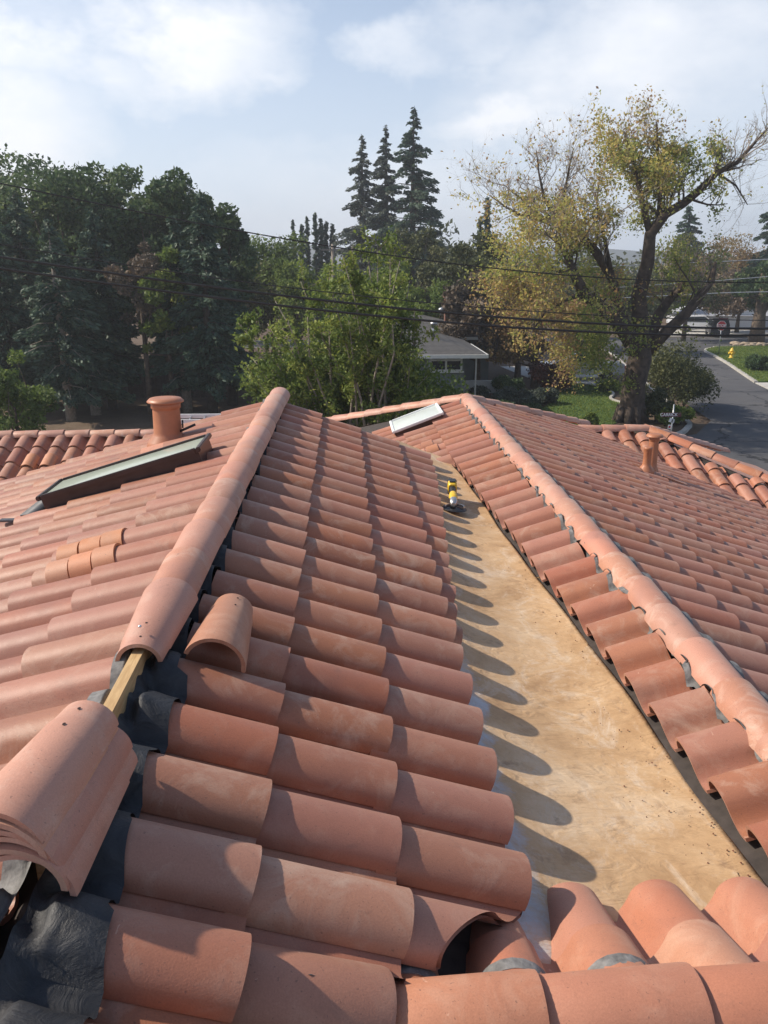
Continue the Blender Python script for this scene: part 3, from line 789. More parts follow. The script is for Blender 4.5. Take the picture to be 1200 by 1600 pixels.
def debris(u, v, s, mat, label, name, cat):
    p = onz(u, v, pan_z(onz(u, v, -1.94).y)); m = MB(); q = random.Random(int(u)); n = 7
    top = [(p.x + s * q.uniform(.6, 1.2) * math.cos(2 * math.pi * k / n), p.y + s * q.uniform(.6, 1.2) * math.sin(2 * math.pi * k / n)) for k in range(n)]
    m.prism(top, p.z - .002, p.z + s * .7); o = m.build(name, M[mat]); tag(o, label, cat)
M['chip'] = plain('clay_chip', (.12, .04, .025), .9, 0, .2, 30); M['dryleaf'] = plain('dry_leaf', (.35, .22, .08), .7, 0, .3, 30)
debris(854, 1310, .011, 'chip', 'small dark clay chip on the pan near the tile shadows', 'clay_chip', 'chip')
debris(1121, 1378, .007, 'chip', 'tiny reddish clay chip on the pan near the lap seam', 'clay_chip', 'chip')
def grit():
    q = random.Random(21); m = MB()
    for i in range(420):
        y = 1.95 + 5.6 * q.random() ** 1.4; t = q.random(); t = t ** .5 if q.random() < .5 else t
        xe = 1.42 - .0428 * y; x = .86 + (xe - .86) * t; z = pan_z(y) + .002; r_ = q.choice((.0015, .002, .003, .0045)); a = q.uniform(0, 6.28)
        V = [(x + r_ * math.cos(a + k * 2.1), y + r_ * 1.3 * math.sin(a + k * 2.1), z - .001) for k in range(3)] + [(x, y, z + r_)]
        m.add(V, [(0, 1, 3), (1, 2, 3), (2, 0, 3)])
    o = m.build('grit', M['chip'], house); o['kind'] = 'stuff'
grit()
def dry_leaf(u, v):
    p = onz(u, v, pan_z(3.2)); m = MB(); V = []
    for i in range(7):
        t = i / 6; w = .010 * math.sin(math.pi * min(1, t * 1.0)) + .001; V += [p + Vector((t * .05 - .02, w, .006 + .008 * math.sin(t * 5))), p + Vector((t * .05 - .02, -w, .004 + .01 * math.sin(t * 5 + 1)))]
    m.add(V, [(2 * i, 2 * i + 1, 2 * i + 3, 2 * i + 2) for i in range(6)], True); o = m.build('dry_leaf', M['dryleaf']); tag(o, 'curled dry leaf lying on the bare pan', 'leaf')
dry_leaf(843, 905)
# aluminium ladder behind the far left ridge
def ladder():
    r = empty('ladder', (-1.6, 12.9, -2.75), 'white slatted ladder lying behind the far ridge by the wide vent', 'ladder')
    for dy in (0, .32):
        m = MB(); m.box((-2.0, 12.85 + dy, -2.47 + dy * .1), (1.9, .03, .07)); m.build('rail', M['white'], r)
    for i in range(8):
        m = MB(); m.tube([(-2.8 + i * .23, 12.85, -2.47), (-2.8 + i * .23, 13.17, -2.44)], .014, 6); m.build('rung', M['steel'], r)
ladder()

# ---------------------------------------------------------------- ground, street, gardens
GZ = -7.0
def ground_mat(name, c0, c1, c2, scale=.35, fine=9, bmp=.4, rough=.95):
    m, nt, b = material(name); n = wnoise(nt, scale, 8, .62, dist=.4); n2 = wnoise(nt, fine, 6, .7)
    c = ramp(nt, n.outputs['Fac'], [(.32, c0), (.52, c1), (.7, c2)])
    c = mixc(nt, .6, c, ramp(nt, n2.outputs['Fac'], [(.3, (.62, .62, .62)), (.7, (1.25, 1.25, 1.25))]), 'MULTIPLY')
    nt.links.new(c, b.inputs['Base Color']); b.inputs['Roughness'].default_value = rough; b.inputs['Specular IOR Level'].default_value = .25; bump(nt, b, n2.outputs['Fac'], bmp, .03); return m
M['earth'] = ground_mat('bare_earth', (.09, .06, .04), (.13, .09, .06), (.17, .125, .085))
M['lawn'] = ground_mat('mown_grass', (.045, .085, .022), (.065, .115, .028), (.11, .14, .045), .5, 14)
M['asphalt'] = ground_mat('worn_asphalt', (.075, .076, .082), (.10, .10, .105), (.135, .13, .125), .25, 30, .2, .85)
def add_cracks(m):
    nt = m.node_tree; b = nt.nodes['Principled BSDF']; src = b.inputs['Base Color'].links[0].from_socket
    g = nt.nodes.new('ShaderNodeNewGeometry'); v = nt.nodes.new('ShaderNodeTexVoronoi'); v.feature = 'DISTANCE_TO_EDGE'; v.inputs['Scale'].default_value = .22
    n = wnoise(nt, .8, 5, .6); w = nt.nodes.new('ShaderNodeVectorMath'); w.operation = 'MULTIPLY_ADD'; nt.links.new(n.outputs['Color'], w.inputs[0]); w.inputs[1].default_value = (2.2, 2.2, 0); nt.links.new(g.outputs['Position'], w.inputs[2]); nt.links.new(w.outputs[0], v.inputs[0])
    f = mth(nt, 'MULTIPLY', mth(nt, 'LESS_THAN', v.outputs['Distance'], .012), .75); c = mixc(nt, f, src, (.018, .018, .02))
    v2 = nt.nodes.new('ShaderNodeTexVoronoi'); v2.inputs['Scale'].default_value = .09; nt.links.new(g.outputs['Position'], v2.inputs[0]); c = mixc(nt, .35, c, ramp(nt, v2.outputs['Color'], [(.2, (.75, .75, .77)), (.8, (1.25, 1.22, 1.18))]), 'MULTIPLY')
    nt.links.new(c, b.inputs['Base Color'])
add_cracks(M['asphalt'])
M['concrete'] = ground_mat('pale_concrete', (.40, .38, .35), (.50, .48, .44), (.58, .56, .52), .5, 12, .15, .85)
M['kerb'] = ground_mat('kerb_concrete', (.36, .34, .31), (.46, .44, .40), (.54, .51, .47), .8, 12, .15, .85)
def sheet(name, poly, z, mat, thick=0.0, label=None):
    m = MB()
    if thick: m.prism(poly, z - thick, z)
    else: m.add([(x, y, z) for x, y in poly], [tuple(range(len(poly)))])
    o = m.build(name, M[mat]); o['kind'] = 'structure'; return o
sheet('ground', [(-600, -60), (600, -60), (600, 900), (-600, 900)], GZ - .14, 'earth')
sheet('road', [(-80, 21), (90, 21), (90, 30.5), (31, 34), (30, 44), (27, 44), (30.2, 64.5), (31.3, 67.0), (34, 69), (90, 71), (90, 80), (-10, 78), (-10, 70), (20, 69.5), (22.2, 66), (17.2, 36), (15.2, 33), (11, 31.2), (-80, 31)], GZ - .10, 'asphalt')
def kerb_line(pts, w=.22, h=.13, name='kerb'):
    m = MB(); P = [Vector((x, y, 0)) for x, y in pts]; V = []
    for i, p in enumerate(P):
        t = (P[min(i + 1, len(P) - 1)] - P[max(i - 1, 0)]).normalized(); nn = Vector((-t.y, t.x, 0))
        for o_, z in ((-w / 2, GZ - .11), (-w / 2, GZ - .10 + h), (w / 2, GZ - .10 + h), (w / 2, GZ - .11)): q = p + nn * o_; V.append((q.x, q.y, z))
    n = len(P); F = [(i * 4 + k, i * 4 + (k + 1) % 4, i * 4 + 4 + (k + 1) % 4, i * 4 + 4 + k) for i in range(n - 1) for k in range(4)] + [(0, 1, 2, 3), tuple((n - 1) * 4 + k for k in (3, 2, 1, 0))]
    m.add(V, F); o = m.build(name, M['kerb']); o['kind'] = 'structure'; return o
def smooth(pts, n=6):
    out = []
    P = [pts[0]] + pts + [pts[-1]]
    for i in range(1, len(P) - 2):
        for k in range(n):
            t = k / n; a, b, c, d = (Vector(q) for q in P[i - 1:i + 3])
            out.append(tuple(.5 * ((2 * b) + (c - a) * t + (2 * a - 5 * b + 4 * c - d) * t * t + (3 * b - a - 3 * c + d) * t ** 3)))
    out.append(tuple(pts[-1])); return out
islR = smooth([(25.4, 47.8), (26.6, 52), (28.3, 58), (29.6, 63.2), (30.3, 66.0), (32.0, 68.2), (35.5, 69.2), (60, 70.5)])
sheet('lawn', islR + [(60, 47.8)], GZ, 'lawn', .12); kerb_line(islR)
sheet('driveway', [(24.6, 44.0), (25.3, 47.7), (60, 47.7), (60, 43.0)], GZ - .05, 'concrete', .08)
yL = smooth([(-80, 31.1), (0, 31.2), (10.5, 31.4), (13.6, 32.3), (15.2, 34.0), (16.2, 37), (19.2, 52), (21.6, 64.5), (20.8, 68.4), (17, 69.5), (-10, 70)])
sheet('garden_bed', yL, GZ - .02, 'earth', .10); kerb_line(yL)
gl = lambda u, v: tuple(onz(u, v, GZ).xy)
lawnA = smooth([gl(868, 604), gl(885, 599), gl(920, 602), gl(945, 608), gl(958, 616), gl(954, 624), gl(975, 632), gl(982, 645), gl(965, 660), gl(930, 672), (9.6, 31.9), (4, 32.2), (5.2, 36), gl(840, 640), gl(862, 622)])
sheet('lawn', lawnA, GZ + .01, 'lawn', .04)
kerb_line(smooth([gl(905, 600), gl(925, 603), gl(945, 608), gl(958, 616), gl(954, 624), gl(975, 632), gl(985, 642)]), .14, .19, 'edging')
sheet('driveway', [gl(845, 598), gl(935, 606), gl(965, 600), (17.5, 56), (11, 56)], GZ + .0, 'concrete', .02)
sheet('path', [(29, 79.5), (62, 80.5), (62, 84), (40, 88), (33, 88)], GZ - .07, 'concrete', .02)
sheet('lawn', [(-80, 20.6), (90, 20.6), (90, -40), (-80, -40)], GZ - .03, 'earth', .09)

# ---------------------------------------------------------------- foliage
def leaf_mat(name, stops, trans=.35, rough=.6):
    m, nt, b = material(name); a = nt.nodes.new('ShaderNodeAttribute'); a.attribute_name = 'tint'
    c = ramp(nt, a.outputs['Fac'], stops); n = wnoise(nt, .9, 3, .6)
    c = mixc(nt, .5, c, ramp(nt, n.outputs['Fac'], [(.3, (.68, .72, .7)), (.7, (1.25, 1.2, 1.1))]), 'MULTIPLY')
    nt.links.new(c, b.inputs['Base Color']); b.inputs['Roughness'].default_value = rough; b.inputs['Specular IOR Level'].default_value = .3
    t = nt.nodes.new('ShaderNodeBsdfTranslucent'); nt.links.new(c, t.inputs[0]); mx = nt.nodes.new('ShaderNodeMixShader'); mx.inputs[0].default_value = trans
    nt.links.new(b.outputs[0], mx.inputs[1]); nt.links.new(t.outputs[0], mx.inputs[2]); nt.links.new(mx.outputs[0], nt.nodes['Material Output'].inputs[0]); return m
M['leaf_dark'] = leaf_mat('dark_evergreen_leaves', [(0, (0.043, 0.076, 0.037)), (.6, (0.083, 0.136, 0.056)), (1, (0.175, 0.219, 0.083))])
M['leaf_blue'] = leaf_mat('blue_green_needles', [(0, (0.036, 0.067, 0.048)), (.6, (0.067, 0.115, 0.076)), (1, (0.132, 0.177, 0.099))], .2)
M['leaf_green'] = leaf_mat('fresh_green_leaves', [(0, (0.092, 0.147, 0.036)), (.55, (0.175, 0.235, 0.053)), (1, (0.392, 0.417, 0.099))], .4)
M['leaf_lime'] = leaf_mat('light_green_leaves', [(0, (0.081, 0.127, 0.033)), (.6, (0.149, 0.207, 0.050)), (1, (0.276, 0.322, 0.077))], .4)
M['leaf_olive'] = leaf_mat('olive_leaves', [(0, (0.056, 0.070, 0.033)), (.6, (0.105, 0.119, 0.049)), (1, (0.182, 0.182, 0.078))], .3)
M['leaf_autumn'] = leaf_mat('autumn_leaves', [(0, (0.125, 0.182, 0.050)), (.35, (0.300, 0.351, 0.088)), (.6, (0.550, 0.468, 0.138)), (.85, (0.500, 0.299, 0.138)), (1, (0.350, 0.208, 0.138))], .45)
M['leaf_rust'] = leaf_mat('rust_leaves', [(0, (.15, .15, .05)), (.4, (.30, .22, .09)), (.8, (.34, .20, .10)), (1, (.22, .14, .09))], .4)
M['leaf_brown'] = leaf_mat('bare_twigs_and_brown_leaves', [(0, (.10, .085, .065)), (.6, (.17, .125, .09)), (1, (.25, .18, .11))], .2)
M['leaf_grey'] = leaf_mat('grey_green_leaves', [(0, (.05, .065, .05)), (.6, (.10, .125, .10)), (1, (.22, .25, .20))], .25)
M['leaf_red'] = leaf_mat('dark_red_leaves', [(0, (.06, .02, .02)), (.6, (.13, .045, .04)), (1, (.22, .10, .07))], .3)
M['bark'] = plain('grey_brown_bark', (.115, .085, .062), .95, 0, .45, 7, .9)
M['bark_pale'] = plain('pale_grey_stems', (.26, .22, .18), .9, 0, .3, 9, .4)
M['bark_big'] = plain('dark_ridged_bark', (.075, .055, .042), .95, 0, .5, 5, 1.0)
M['bark_dark'] = plain('dark_bark', (.05, .038, .03), .95, 0, .4, 7, .8)
def leaves(name, C, size, mat, parent, seed, tint, aspect=.55, updown=.0, dirs=None):
    """one small folded leaf or spray per centre"""
    g = np.random.default_rng(seed); n = len(C); C = np.asarray(C)
    s = size * g.uniform(.6, 1.35, (n, 1))
    a = g.normal(size=(n, 3)) if dirs is None else dirs + g.normal(size=(n, 3)) * .35
    a /= np.linalg.norm(a, axis=1, keepdims=True) + 1e-9
    b = np.cross(a, g.normal(size=(n, 3))); b /= np.linalg.norm(b, axis=1, keepdims=True) + 1e-9
    c = np.cross(a, b)
    p0 = C - a * s * .5; p1 = C + b * s * aspect * .5 + c * s * .1; p2 = C + a * s * .5; p3 = C - b * s * aspect * .5 + c * s * .1
    V = np.stack([p0, p1, p2, p3], 1).reshape(-1, 3); i = np.arange(n)[:, None] * 4
    me = fast_mesh(name, V, np.concatenate([i, i + 1, i + 2, i + 3], 1), np.clip(tint, 0, 1)); me.materials.append(M[mat])
    return obj(name, me, None, parent)
def blob_points(g, centres, radii, n, shell=.55, squash=.8):
    """points spread through lumpy clumps, denser toward their skins"""
    centres = np.asarray(centres); radii = np.asarray(radii); w = radii ** 2; w = w / w.sum(); k = g.choice(len(centres), n, p=w)
    d = g.normal(size=(n, 3)); d /= np.linalg.norm(d, axis=1, keepdims=True)
    r = shell + (1 - shell) * g.random(n) ** .6; r *= 1 + .22 * np.sin(d[:, 0] * 5 + k) * np.sin(d[:, 1] * 4 + 2 * k) + g.normal(0, .07, n)
    P = centres[k] + d * (radii[k] * r)[:, None] * np.array([1, 1, squash]); return P, k
def broad_tree(name, base, h, rx, label, cat='tree', seed=1, mat='leaf_dark', n=12000, size=.22, clumps=34, low=.18, bark='bark', trunk_r=.22, group=None, lean=(0, 0), rz=None, tintc=.45, trunk=True, shell=.5, cr=(.20, .36), ry=None):
    g = np.random.default_rng(seed); q = random.Random(seed); base = Vector(base); r = empty(name, base, label, cat, group)
    ry = ry or rx; zc = base.z + h * (low + (1 - low) * .5); hz = h * (1 - low) * .5
    cs = []; rs = []
    for i in range(clumps):
        while True:
            d = Vector((q.gauss(0, 1), q.gauss(0, 1), q.gauss(0, 1))).normalized(); t = q.uniform(.35, .86) ** .8
            if d.z > -.75: break
        rad = q.uniform(*cr) * min(rx, hz * 1.2) * (1.15 - .35 * t)
        cs.append((base.x + lean[0] + d.x * t * rx, base.y + lean[1] + d.y * t * ry, zc + d.z * t * hz)); rs.append(rad)
    P, k = blob_points(g, cs, rs, n, shell)
    P = P[P[:, 2] > base.z + .1]; k = k[:len(P)]
    ct = np.array([q.uniform(-.25, .3) for _ in cs])
    tint = tintc + ct[np.minimum(k, len(cs) - 1)] * .8 + g.normal(0, .16, len(P))
    leaves('crown', P, size, mat, r, seed + 5, tint)
    if trunk:
        m = MB(); top = Vector((base.x + lean[0] * .7, base.y, zc)); m.tube([base - Vector((0, 0, .2)), base + (top - base) * .45, top], [trunk_r * 1.25, trunk_r * .85, trunk_r * .5], 9)
        for i in range(0, len(cs), 3):
            s0 = base.lerp(top, q.uniform(.35, .95)); e = Vector(cs[i]); mid = s0.lerp(e, .5) + Vector((q.gauss(0, .2), q.gauss(0, .2), -.1 * (e - s0).length))
            m.tube([s0, mid, e], [trunk_r * .42, trunk_r * .26, trunk_r * .08], 5)
        m.build('trunk', M[bark], r)
    return r
def conifer(name, base, h, rad, label, seed=1, mat='leaf_blue', n=9000, size=.3, low=.08, droop=.25, power=.85, group=None, bark='bark_dark', whorl=1.0, trunk_r=None, cat='tree', gap=0, up=0.0, tintc=.4, bare=0, wild=False):
    g = np.random.default_rng(seed); q = random.Random(seed); base = Vector(base); r = empty(name, base, label, cat, group)
    tr = trunk_r or h * .014; m = MB(); m.tube([base - Vector((0, 0, .2)), base + Vector((0, 0, h * .5)), base + Vector((0, 0, h * .99))], [tr * 1.3, tr * .8, tr * .12], 8)
    C = []; D = []; T = []; nb = int(h / .55 * 6 * whorl); per = max(4, n // nb)
    for i in range(nb):
        t = low + (1 - low) * ((i + q.random()) / nb); z = h * t; L = rad * (1 - t) ** power * (q.uniform(.35, 1.2) if wild else q.uniform(.55, 1.15)) + .12
        if t > .9: L *= .8
        a = q.uniform(0, 2 * math.pi); dr = droop * q.uniform(.5, 1.4) - up; o = base + Vector((0, 0, z)); ti = q.uniform(-.15, .15)
        end = o + Vector((math.cos(a) * L, math.sin(a) * L, -dr * L)); mid = o.lerp(end, .5) + Vector((0, 0, .10 * L))
        if L > .5: m.tube([o, mid, end], [tr * .22, tr * .13, .008], 4)
        k = max(3, int(per * (L / (rad * .55)) ** 1.2))
        s_ = g.random(k) ** .75 * .9 + .12; side = Vector((-math.sin(a), math.cos(a), 0)); wv = (g.random(k) - .5) * 2 * L * .30 * (1.1 - s_ * .75)
        P = np.outer((1 - s_) ** 2, o) + np.outer(2 * s_ * (1 - s_), mid) + np.outer(s_ ** 2, end) + np.outer(wv, side); P[:, 2] -= g.random(k) * .12 * L + np.abs(wv) * .2
        P += g.normal(0, .06, P.shape); C.append(P); D.append(np.tile([math.cos(a), math.sin(a), -.35], (k, 1))); T.append(tintc + ti + g.normal(0, .15, k) + s_ * .15)
    C = np.concatenate(C); leaves('crown', C, size, mat, r, seed + 3, np.concatenate(T), .42, dirs=np.concatenate(D)); m.build('trunk', M[bark], r); return r
def shrub(name, base, r_, h, label, seed, mat, n=1500, size=.12, cat='shrub', group=None, clumps=9, stems=True):
    g = np.random.default_rng(seed); q = random.Random(seed); base = Vector(base); r = empty(name, base, label, cat, group); cs = []; rs = []
    for i in range(clumps):
        a = q.uniform(0, 6.28); t = q.random() ** .5; cs.append((base.x + math.cos(a) * r_ * t * .72, base.y + math.sin(a) * r_ * t * .72, base.z + h * q.uniform(.32, .74) * (1.1 - .4 * t))); rs.append(q.uniform(.3, .42) * min(r_, h * .9))
    P, k = blob_points(g, cs, rs, n, .45, .9); P[:, 2] = np.maximum(P[:, 2], base.z + .02)
    ct = np.array([q.uniform(-.2, .25) for _ in cs]); leaves('foliage', P, size, mat, r, seed + 9, .45 + ct[k] + g.normal(0, .15, n))
    if stems:
        m = MB()
        for c in cs[:6]: m.tube([base - Vector((0, 0, .05)), base.lerp(Vector(c), .5) + Vector((0, 0, .1)), Vector(c)], [.035, .022, .008], 5)
        m.build('stem', M['bark'], r)
    return r
def gp(u, y): p = at(u, 600, y); return (p.x, y, GZ)

# --- the dark group on the left
oak = [(-20, 47, 275, 5.2), (70, 50, 240, 5.0), (150, 46, 222, 4.6), (205, 50, 255, 4.2), (258, 45, 230, 3.2), (315, 47, 275, 3.5), (352, 50, 322, 2.1)]
oakl = ['broad dark tree at the left edge behind the conifers', 'tall dark tree with the second dome of the left group', 'tallest rounded dark tree of the left group', 'dark tree in the dip between two domes of the left group', 'dark tree with a high tufted top over the vent pipe', 'dark tree stepping down on the right of the left group', 'lowest dark tree at the right end of the left group']
for i, (u, y, vt, rx) in enumerate(oak):
    ht = at(u, vt, y).z - GZ
    broad_tree('broadleaf_tree', gp(u, y), ht * 1.05, rx, oakl[i], seed=20 + i, n=17000, size=.27, clumps=46, low=.12, trunk_r=.28, group='dark trees at the left', cr=(.17, .32), tintc=.5)
con = [(20, 39, 330, 2.6), (105, 37, 345, 2.5), (172, 40, 330, 2.4), (290, 39, 338, 2.1), (330, 38, 305, 2.3), (362, 41, 395, 1.6), (60, 41, 300, 2.4), (145, 38.5, 400, 2.0)]
conl = ['blue green conifer at the left edge before the dark trees', 'blue green conifer with a thick bare trunk above the left ridge', 'tall narrow conifer left of the brown tinged tree', 'narrow conifer with a fine tip right of the brown tinged tree', 'tall slim conifer with pale tip near the right of the left group', 'small conifer at the right end of the left group', 'tall dim conifer second from the left', 'short conifer between two bare trunks in the left group']
for i, (u, y, vt, rx) in enumerate(con):
    ht = at(u, vt, y).z - GZ
    conifer('conifer', gp(u, y), ht, rx, conl[i], seed=60 + i, n=20000, size=.25, low=.17, droop=.2, power=.7, group='conifers at the left', trunk_r=.2, bark='bark_pale' if i in (1, 3, 7) else 'bark_dark')
broad_tree('autumn_tree', gp(232, 38.5), at(0, 352, 38.5).z - GZ, 1.4, 'slender brown tinged tree among the dark conifers', seed=80, mat='leaf_brown', n=5000, size=.17, clumps=26, low=.35, trunk_r=.13, cr=(.2, .4), tintc=.35)
broad_tree('light_green_tree', gp(268, 38.5), at(0, 372, 38.5).z - GZ, 1.5, 'light green tree peeping between the brown tinged tree and a conifer', seed=81, mat='leaf_green', n=5000, size=.2, clumps=22, low=.2, trunk_r=.12, tintc=.45)
broad_tree('leafy_shrub', gp(18, 27), at(0, 545, 27).z - GZ, 1.45, 'yellow green leafy shrub at the left edge behind the ridge', 'shrub', seed=82, mat='leaf_lime', n=6000, size=.15, clumps=30, low=.1, trunk_r=.06, tintc=.3)
shrub('leafy_shrub', gp(95, 29), .7, 1.9, 'small dim shrub below the bare trunk behind the left ridge', 83, 'leaf_green', 1600, .13)
# fence behind the left trunks
def fence():
    r = empty('board_fence', (-12, 43.5, GZ), 'dark board fence with lattice top behind the left trees', 'fence'); q = random.Random(4)
    M['fence'] = plain('dark_fence_board', (.07, .05, .04), .9, 0, .35, 6, .3)
    me = None
    for i in range(70):
        m = MB(); x = -24 + i * .30; m.box((x, 43.5 + q.uniform(-.01, .01), GZ + .85 + q.uniform(-.02, .02)), (.285, .03, 1.8)); m.build('board', M['fence'], r)
    m = MB(); m.box((-13.5, 43.46, GZ + 1.85), (21.5, .06, .09)); m.box((-13.5, 43.46, GZ + 2.35), (21.5, .06, .06)); m.build('rail', M['fence'], r)
    m = MB()
    for i in range(120):
        x = -24 + i * .18
        for s_ in (-1, 1): m.tube([(x, 43.5 + .01 * s_, GZ + 1.88), (x + .45 * s_, 43.5 + .01 * s_, GZ + 2.33)], .014, 3)
    o = m.build('lattice', M['bark_pale'], r); o['kind'] = 'stuff'
fence()
# --- the many-stemmed tree in the middle
def stem_tree():
    y0 = 22.5; base = Vector(gp(575, y0)); r = empty('many_stemmed_tree', base, 'large green shrubby tree with pale bare stems beyond the left ridge', 'tree')
    q = random.Random(5); g = np.random.default_rng(5); m = MB(); C = []; T = []
    tips = [(372, 505), (385, 530), (390, 590), (412, 545), (418, 505), (425, 590), (445, 610), (395, 560), (405, 600), (430, 470), (440, 520), (455, 575), (470, 440), (480, 480), (500, 520), (515, 420), (520, 460), (535, 400), (545, 500), (560, 440), (575, 405), (590, 372), (600, 430), (612, 470), (625, 408), (640, 440), (648, 480), (650, 530), (640, 560), (560, 560), (600, 540), (500, 590), (640, 570), (470, 620), (530, 610), (590, 610), (650, 615), (655, 600), (672, 612), (420, 620), (550, 385), (610, 385), (450, 500), (580, 470), (630, 520)]
    for i, (u, v) in enumerate(tips):
        yy = y0 + q.uniform(-1.8, 1.8); tip = at(u, v, yy); b = base + Vector((q.uniform(-.9, .9) + (tip.x - base.x) * .25, q.uniform(-.7, .7), -.1))
        b.z = min(b.z, tip.z - .3)
        mid = b.lerp(tip, .5) + Vector(((b.x - tip.x) * .12, 0, (tip - b).length * .05)); pts = [b, b.lerp(mid, .55), mid, mid.lerp(tip, .5) + Vector((q.gauss(0, .08), q.gauss(0, .08), 0)), tip]
        m.tube(pts, [.055, .045, .035, .024, .010], 6)
        for j in range(9):                        # side shoots with leaf tufts
            t = q.uniform(.42, 1.0); k = min(3, int(t * 4)); o = pts[k].lerp(pts[k + 1], t * 4 - k) if k < 4 else tip
            d = Vector((q.gauss(0, .6), q.gauss(0, .6), q.uniform(.1, 1))).normalized(); L = q.uniform(.25, .8); e = o + d * L; m.tube([o, o.lerp(e, .5) + Vector((0, 0, -.03)), e], [.014, .010, .005], 4)
            n = q.randint(55, 115); tc = q.uniform(.25, .75); s_ = g.random(n) ** .7
            P = np.outer(1 - s_, o) + np.outer(s_, e) + g.normal(0, .085, (n, 3)); C.append(P); T.append(tc + g.normal(0, .15, n))
        n = 70; s_ = g.random(n); o = pts[3]; P = np.outer(1 - s_, o) + np.outer(s_, tip) + g.normal(0, .12, (n, 3)); C.append(P); T.append(.6 + g.normal(0, .15, n))
    # inner fill lower down
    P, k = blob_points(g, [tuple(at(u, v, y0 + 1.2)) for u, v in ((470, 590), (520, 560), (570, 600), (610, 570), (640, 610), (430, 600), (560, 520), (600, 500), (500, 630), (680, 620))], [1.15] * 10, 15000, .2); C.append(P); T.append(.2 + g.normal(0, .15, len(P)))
    C = np.concatenate(C); leaves('crown', C, .125, 'leaf_green', r, 6, np.concatenate(T), .5); m.build('stem', M['bark_pale'], r)
stem_tree()
# --- middle distance and far trees
far = [
    ('light_green_tree', 430, 62, 352, 4.0, 'leaf_lime', 'light green rounded tree left of the slim cypresses', .35, 9000),
    ('light_green_tree', 468, 58, 395, 2.3, 'leaf_lime', 'small bright lime tree below the slim cypresses', .65, 5000),
    ('olive_tree', 395, 60, 392, 2.6, 'leaf_olive', 'dull olive tree beside the end of the left group', .6, 5000),
    ('broadleaf_tree', 530, 66, 405, 3.0, 'leaf_green', 'green tree under the rightmost slim cypress', .3, 5000),
    ('broadleaf_tree', 650, 60, 338, 3.0, 'leaf_olive', 'olive green tree in front of the tall redwoods', .6, 9000),
    ('broadleaf_tree', 615, 56, 405, 2.6, 'leaf_green', 'green tree at the foot of the tall redwoods', .25, 6000),
    ('light_green_tree', 700, 64, 362, 3.2, 'leaf_olive', 'pale olive tree right of the tall redwoods', .75, 8000),
    ('broadleaf_tree', 748, 52, 352, 3.2, 'leaf_olive', 'dark olive tree under the lone cypress tip', .35, 9000),
    ('broadleaf_tree', 690, 54, 425, 3.0, 'leaf_green', 'green tree behind the brick chimney', .2, 7000),
    ('twiggy_tree', 745, 47, 420, 2.6, 'leaf_brown', 'grey twiggy half bare tree right of the brick chimney', .35, 7000),
    ('rust_tree', 835, 46, 440, 3.6, 'leaf_rust', 'rust coloured tree behind the lawn', .55, 8000),
    ('rust_tree', 808, 50, 482, 1.8, 'leaf_rust', 'orange brown tree at the corner of the grey roof', .6, 4500),
    ('broadleaf_tree', 1060, 75, 350, 4.0, 'leaf_olive', 'grey green tree seen through the big autumn tree', .5, 7000),
    ('twiggy_tree', 1125, 100, 352, 6.0, 'leaf_rust', 'far rusty tree right of the big autumn tree', .5, 8000),
    ('twiggy_tree', 1140, 84, 420, 4.5, 'leaf_brown', 'brown half bare tree above the garage', .6, 9000),
    ('twiggy_tree', 1215, 78, 385, 4.5, 'leaf_brown', 'brown half bare tree at the right edge', .5, 9000),
    ('broadleaf_tree', 930, 66, 400, 4.5, 'leaf_olive', 'dull tree behind the big autumn tree on the far street', .5, 9000),
    ('broadleaf_tree', 1010, 92, 440, 4.5, 'leaf_olive', 'far olive tree beside the far street', .4, 6000),
    ('broadleaf_tree', 360, 75, 398, 4.0, 'leaf_dark', 'dark far tree behind the end of the left group', .5, 6000),
]
for i, (nm, u, y, vt, rx, mt, lab, tc, n) in enumerate(far):
    ht = at(u, vt, y).z - GZ
    broad_tree(nm, gp(u, y), ht, rx, lab, seed=120 + i, mat=mt, n=n, size=.26 if mt != 'leaf_brown' else .3, clumps=34, low=.1, trunk_r=.2, tintc=tc, group='trees beyond the street', shell=.35)
# street tree by the right kerb, with a dark crown and rocks round its foot
b = gp(1172, 71.2)
broad_tree('street_tree', b, at(0, 395, 71.2).z - GZ, 3.6, 'dark crowned street tree with rocks round its foot', seed=160, mat='leaf_dark', n=9000, size=.28, clumps=30, low=.30, trunk_r=.62, tintc=.55)
rk = empty('rock_ring', (b[0], b[1] - 1.0, GZ), 'ring of pale rocks round the foot of the street tree', 'rocks')
M['rock'] = plain('pale_rock', (.34, .27, .20), .9, 0, .3, 3, .5)
for i in range(16):
    a = math.pi * (1 + i / 15); me = blob((b[0] + 2.3 * math.cos(a), b[1] - .4 + 1.6 * math.sin(a), GZ + .08), (.28 + .1 * (i % 3), .24, .20), i); me.materials.append(M['rock']); obj('rock', me, None, rk)
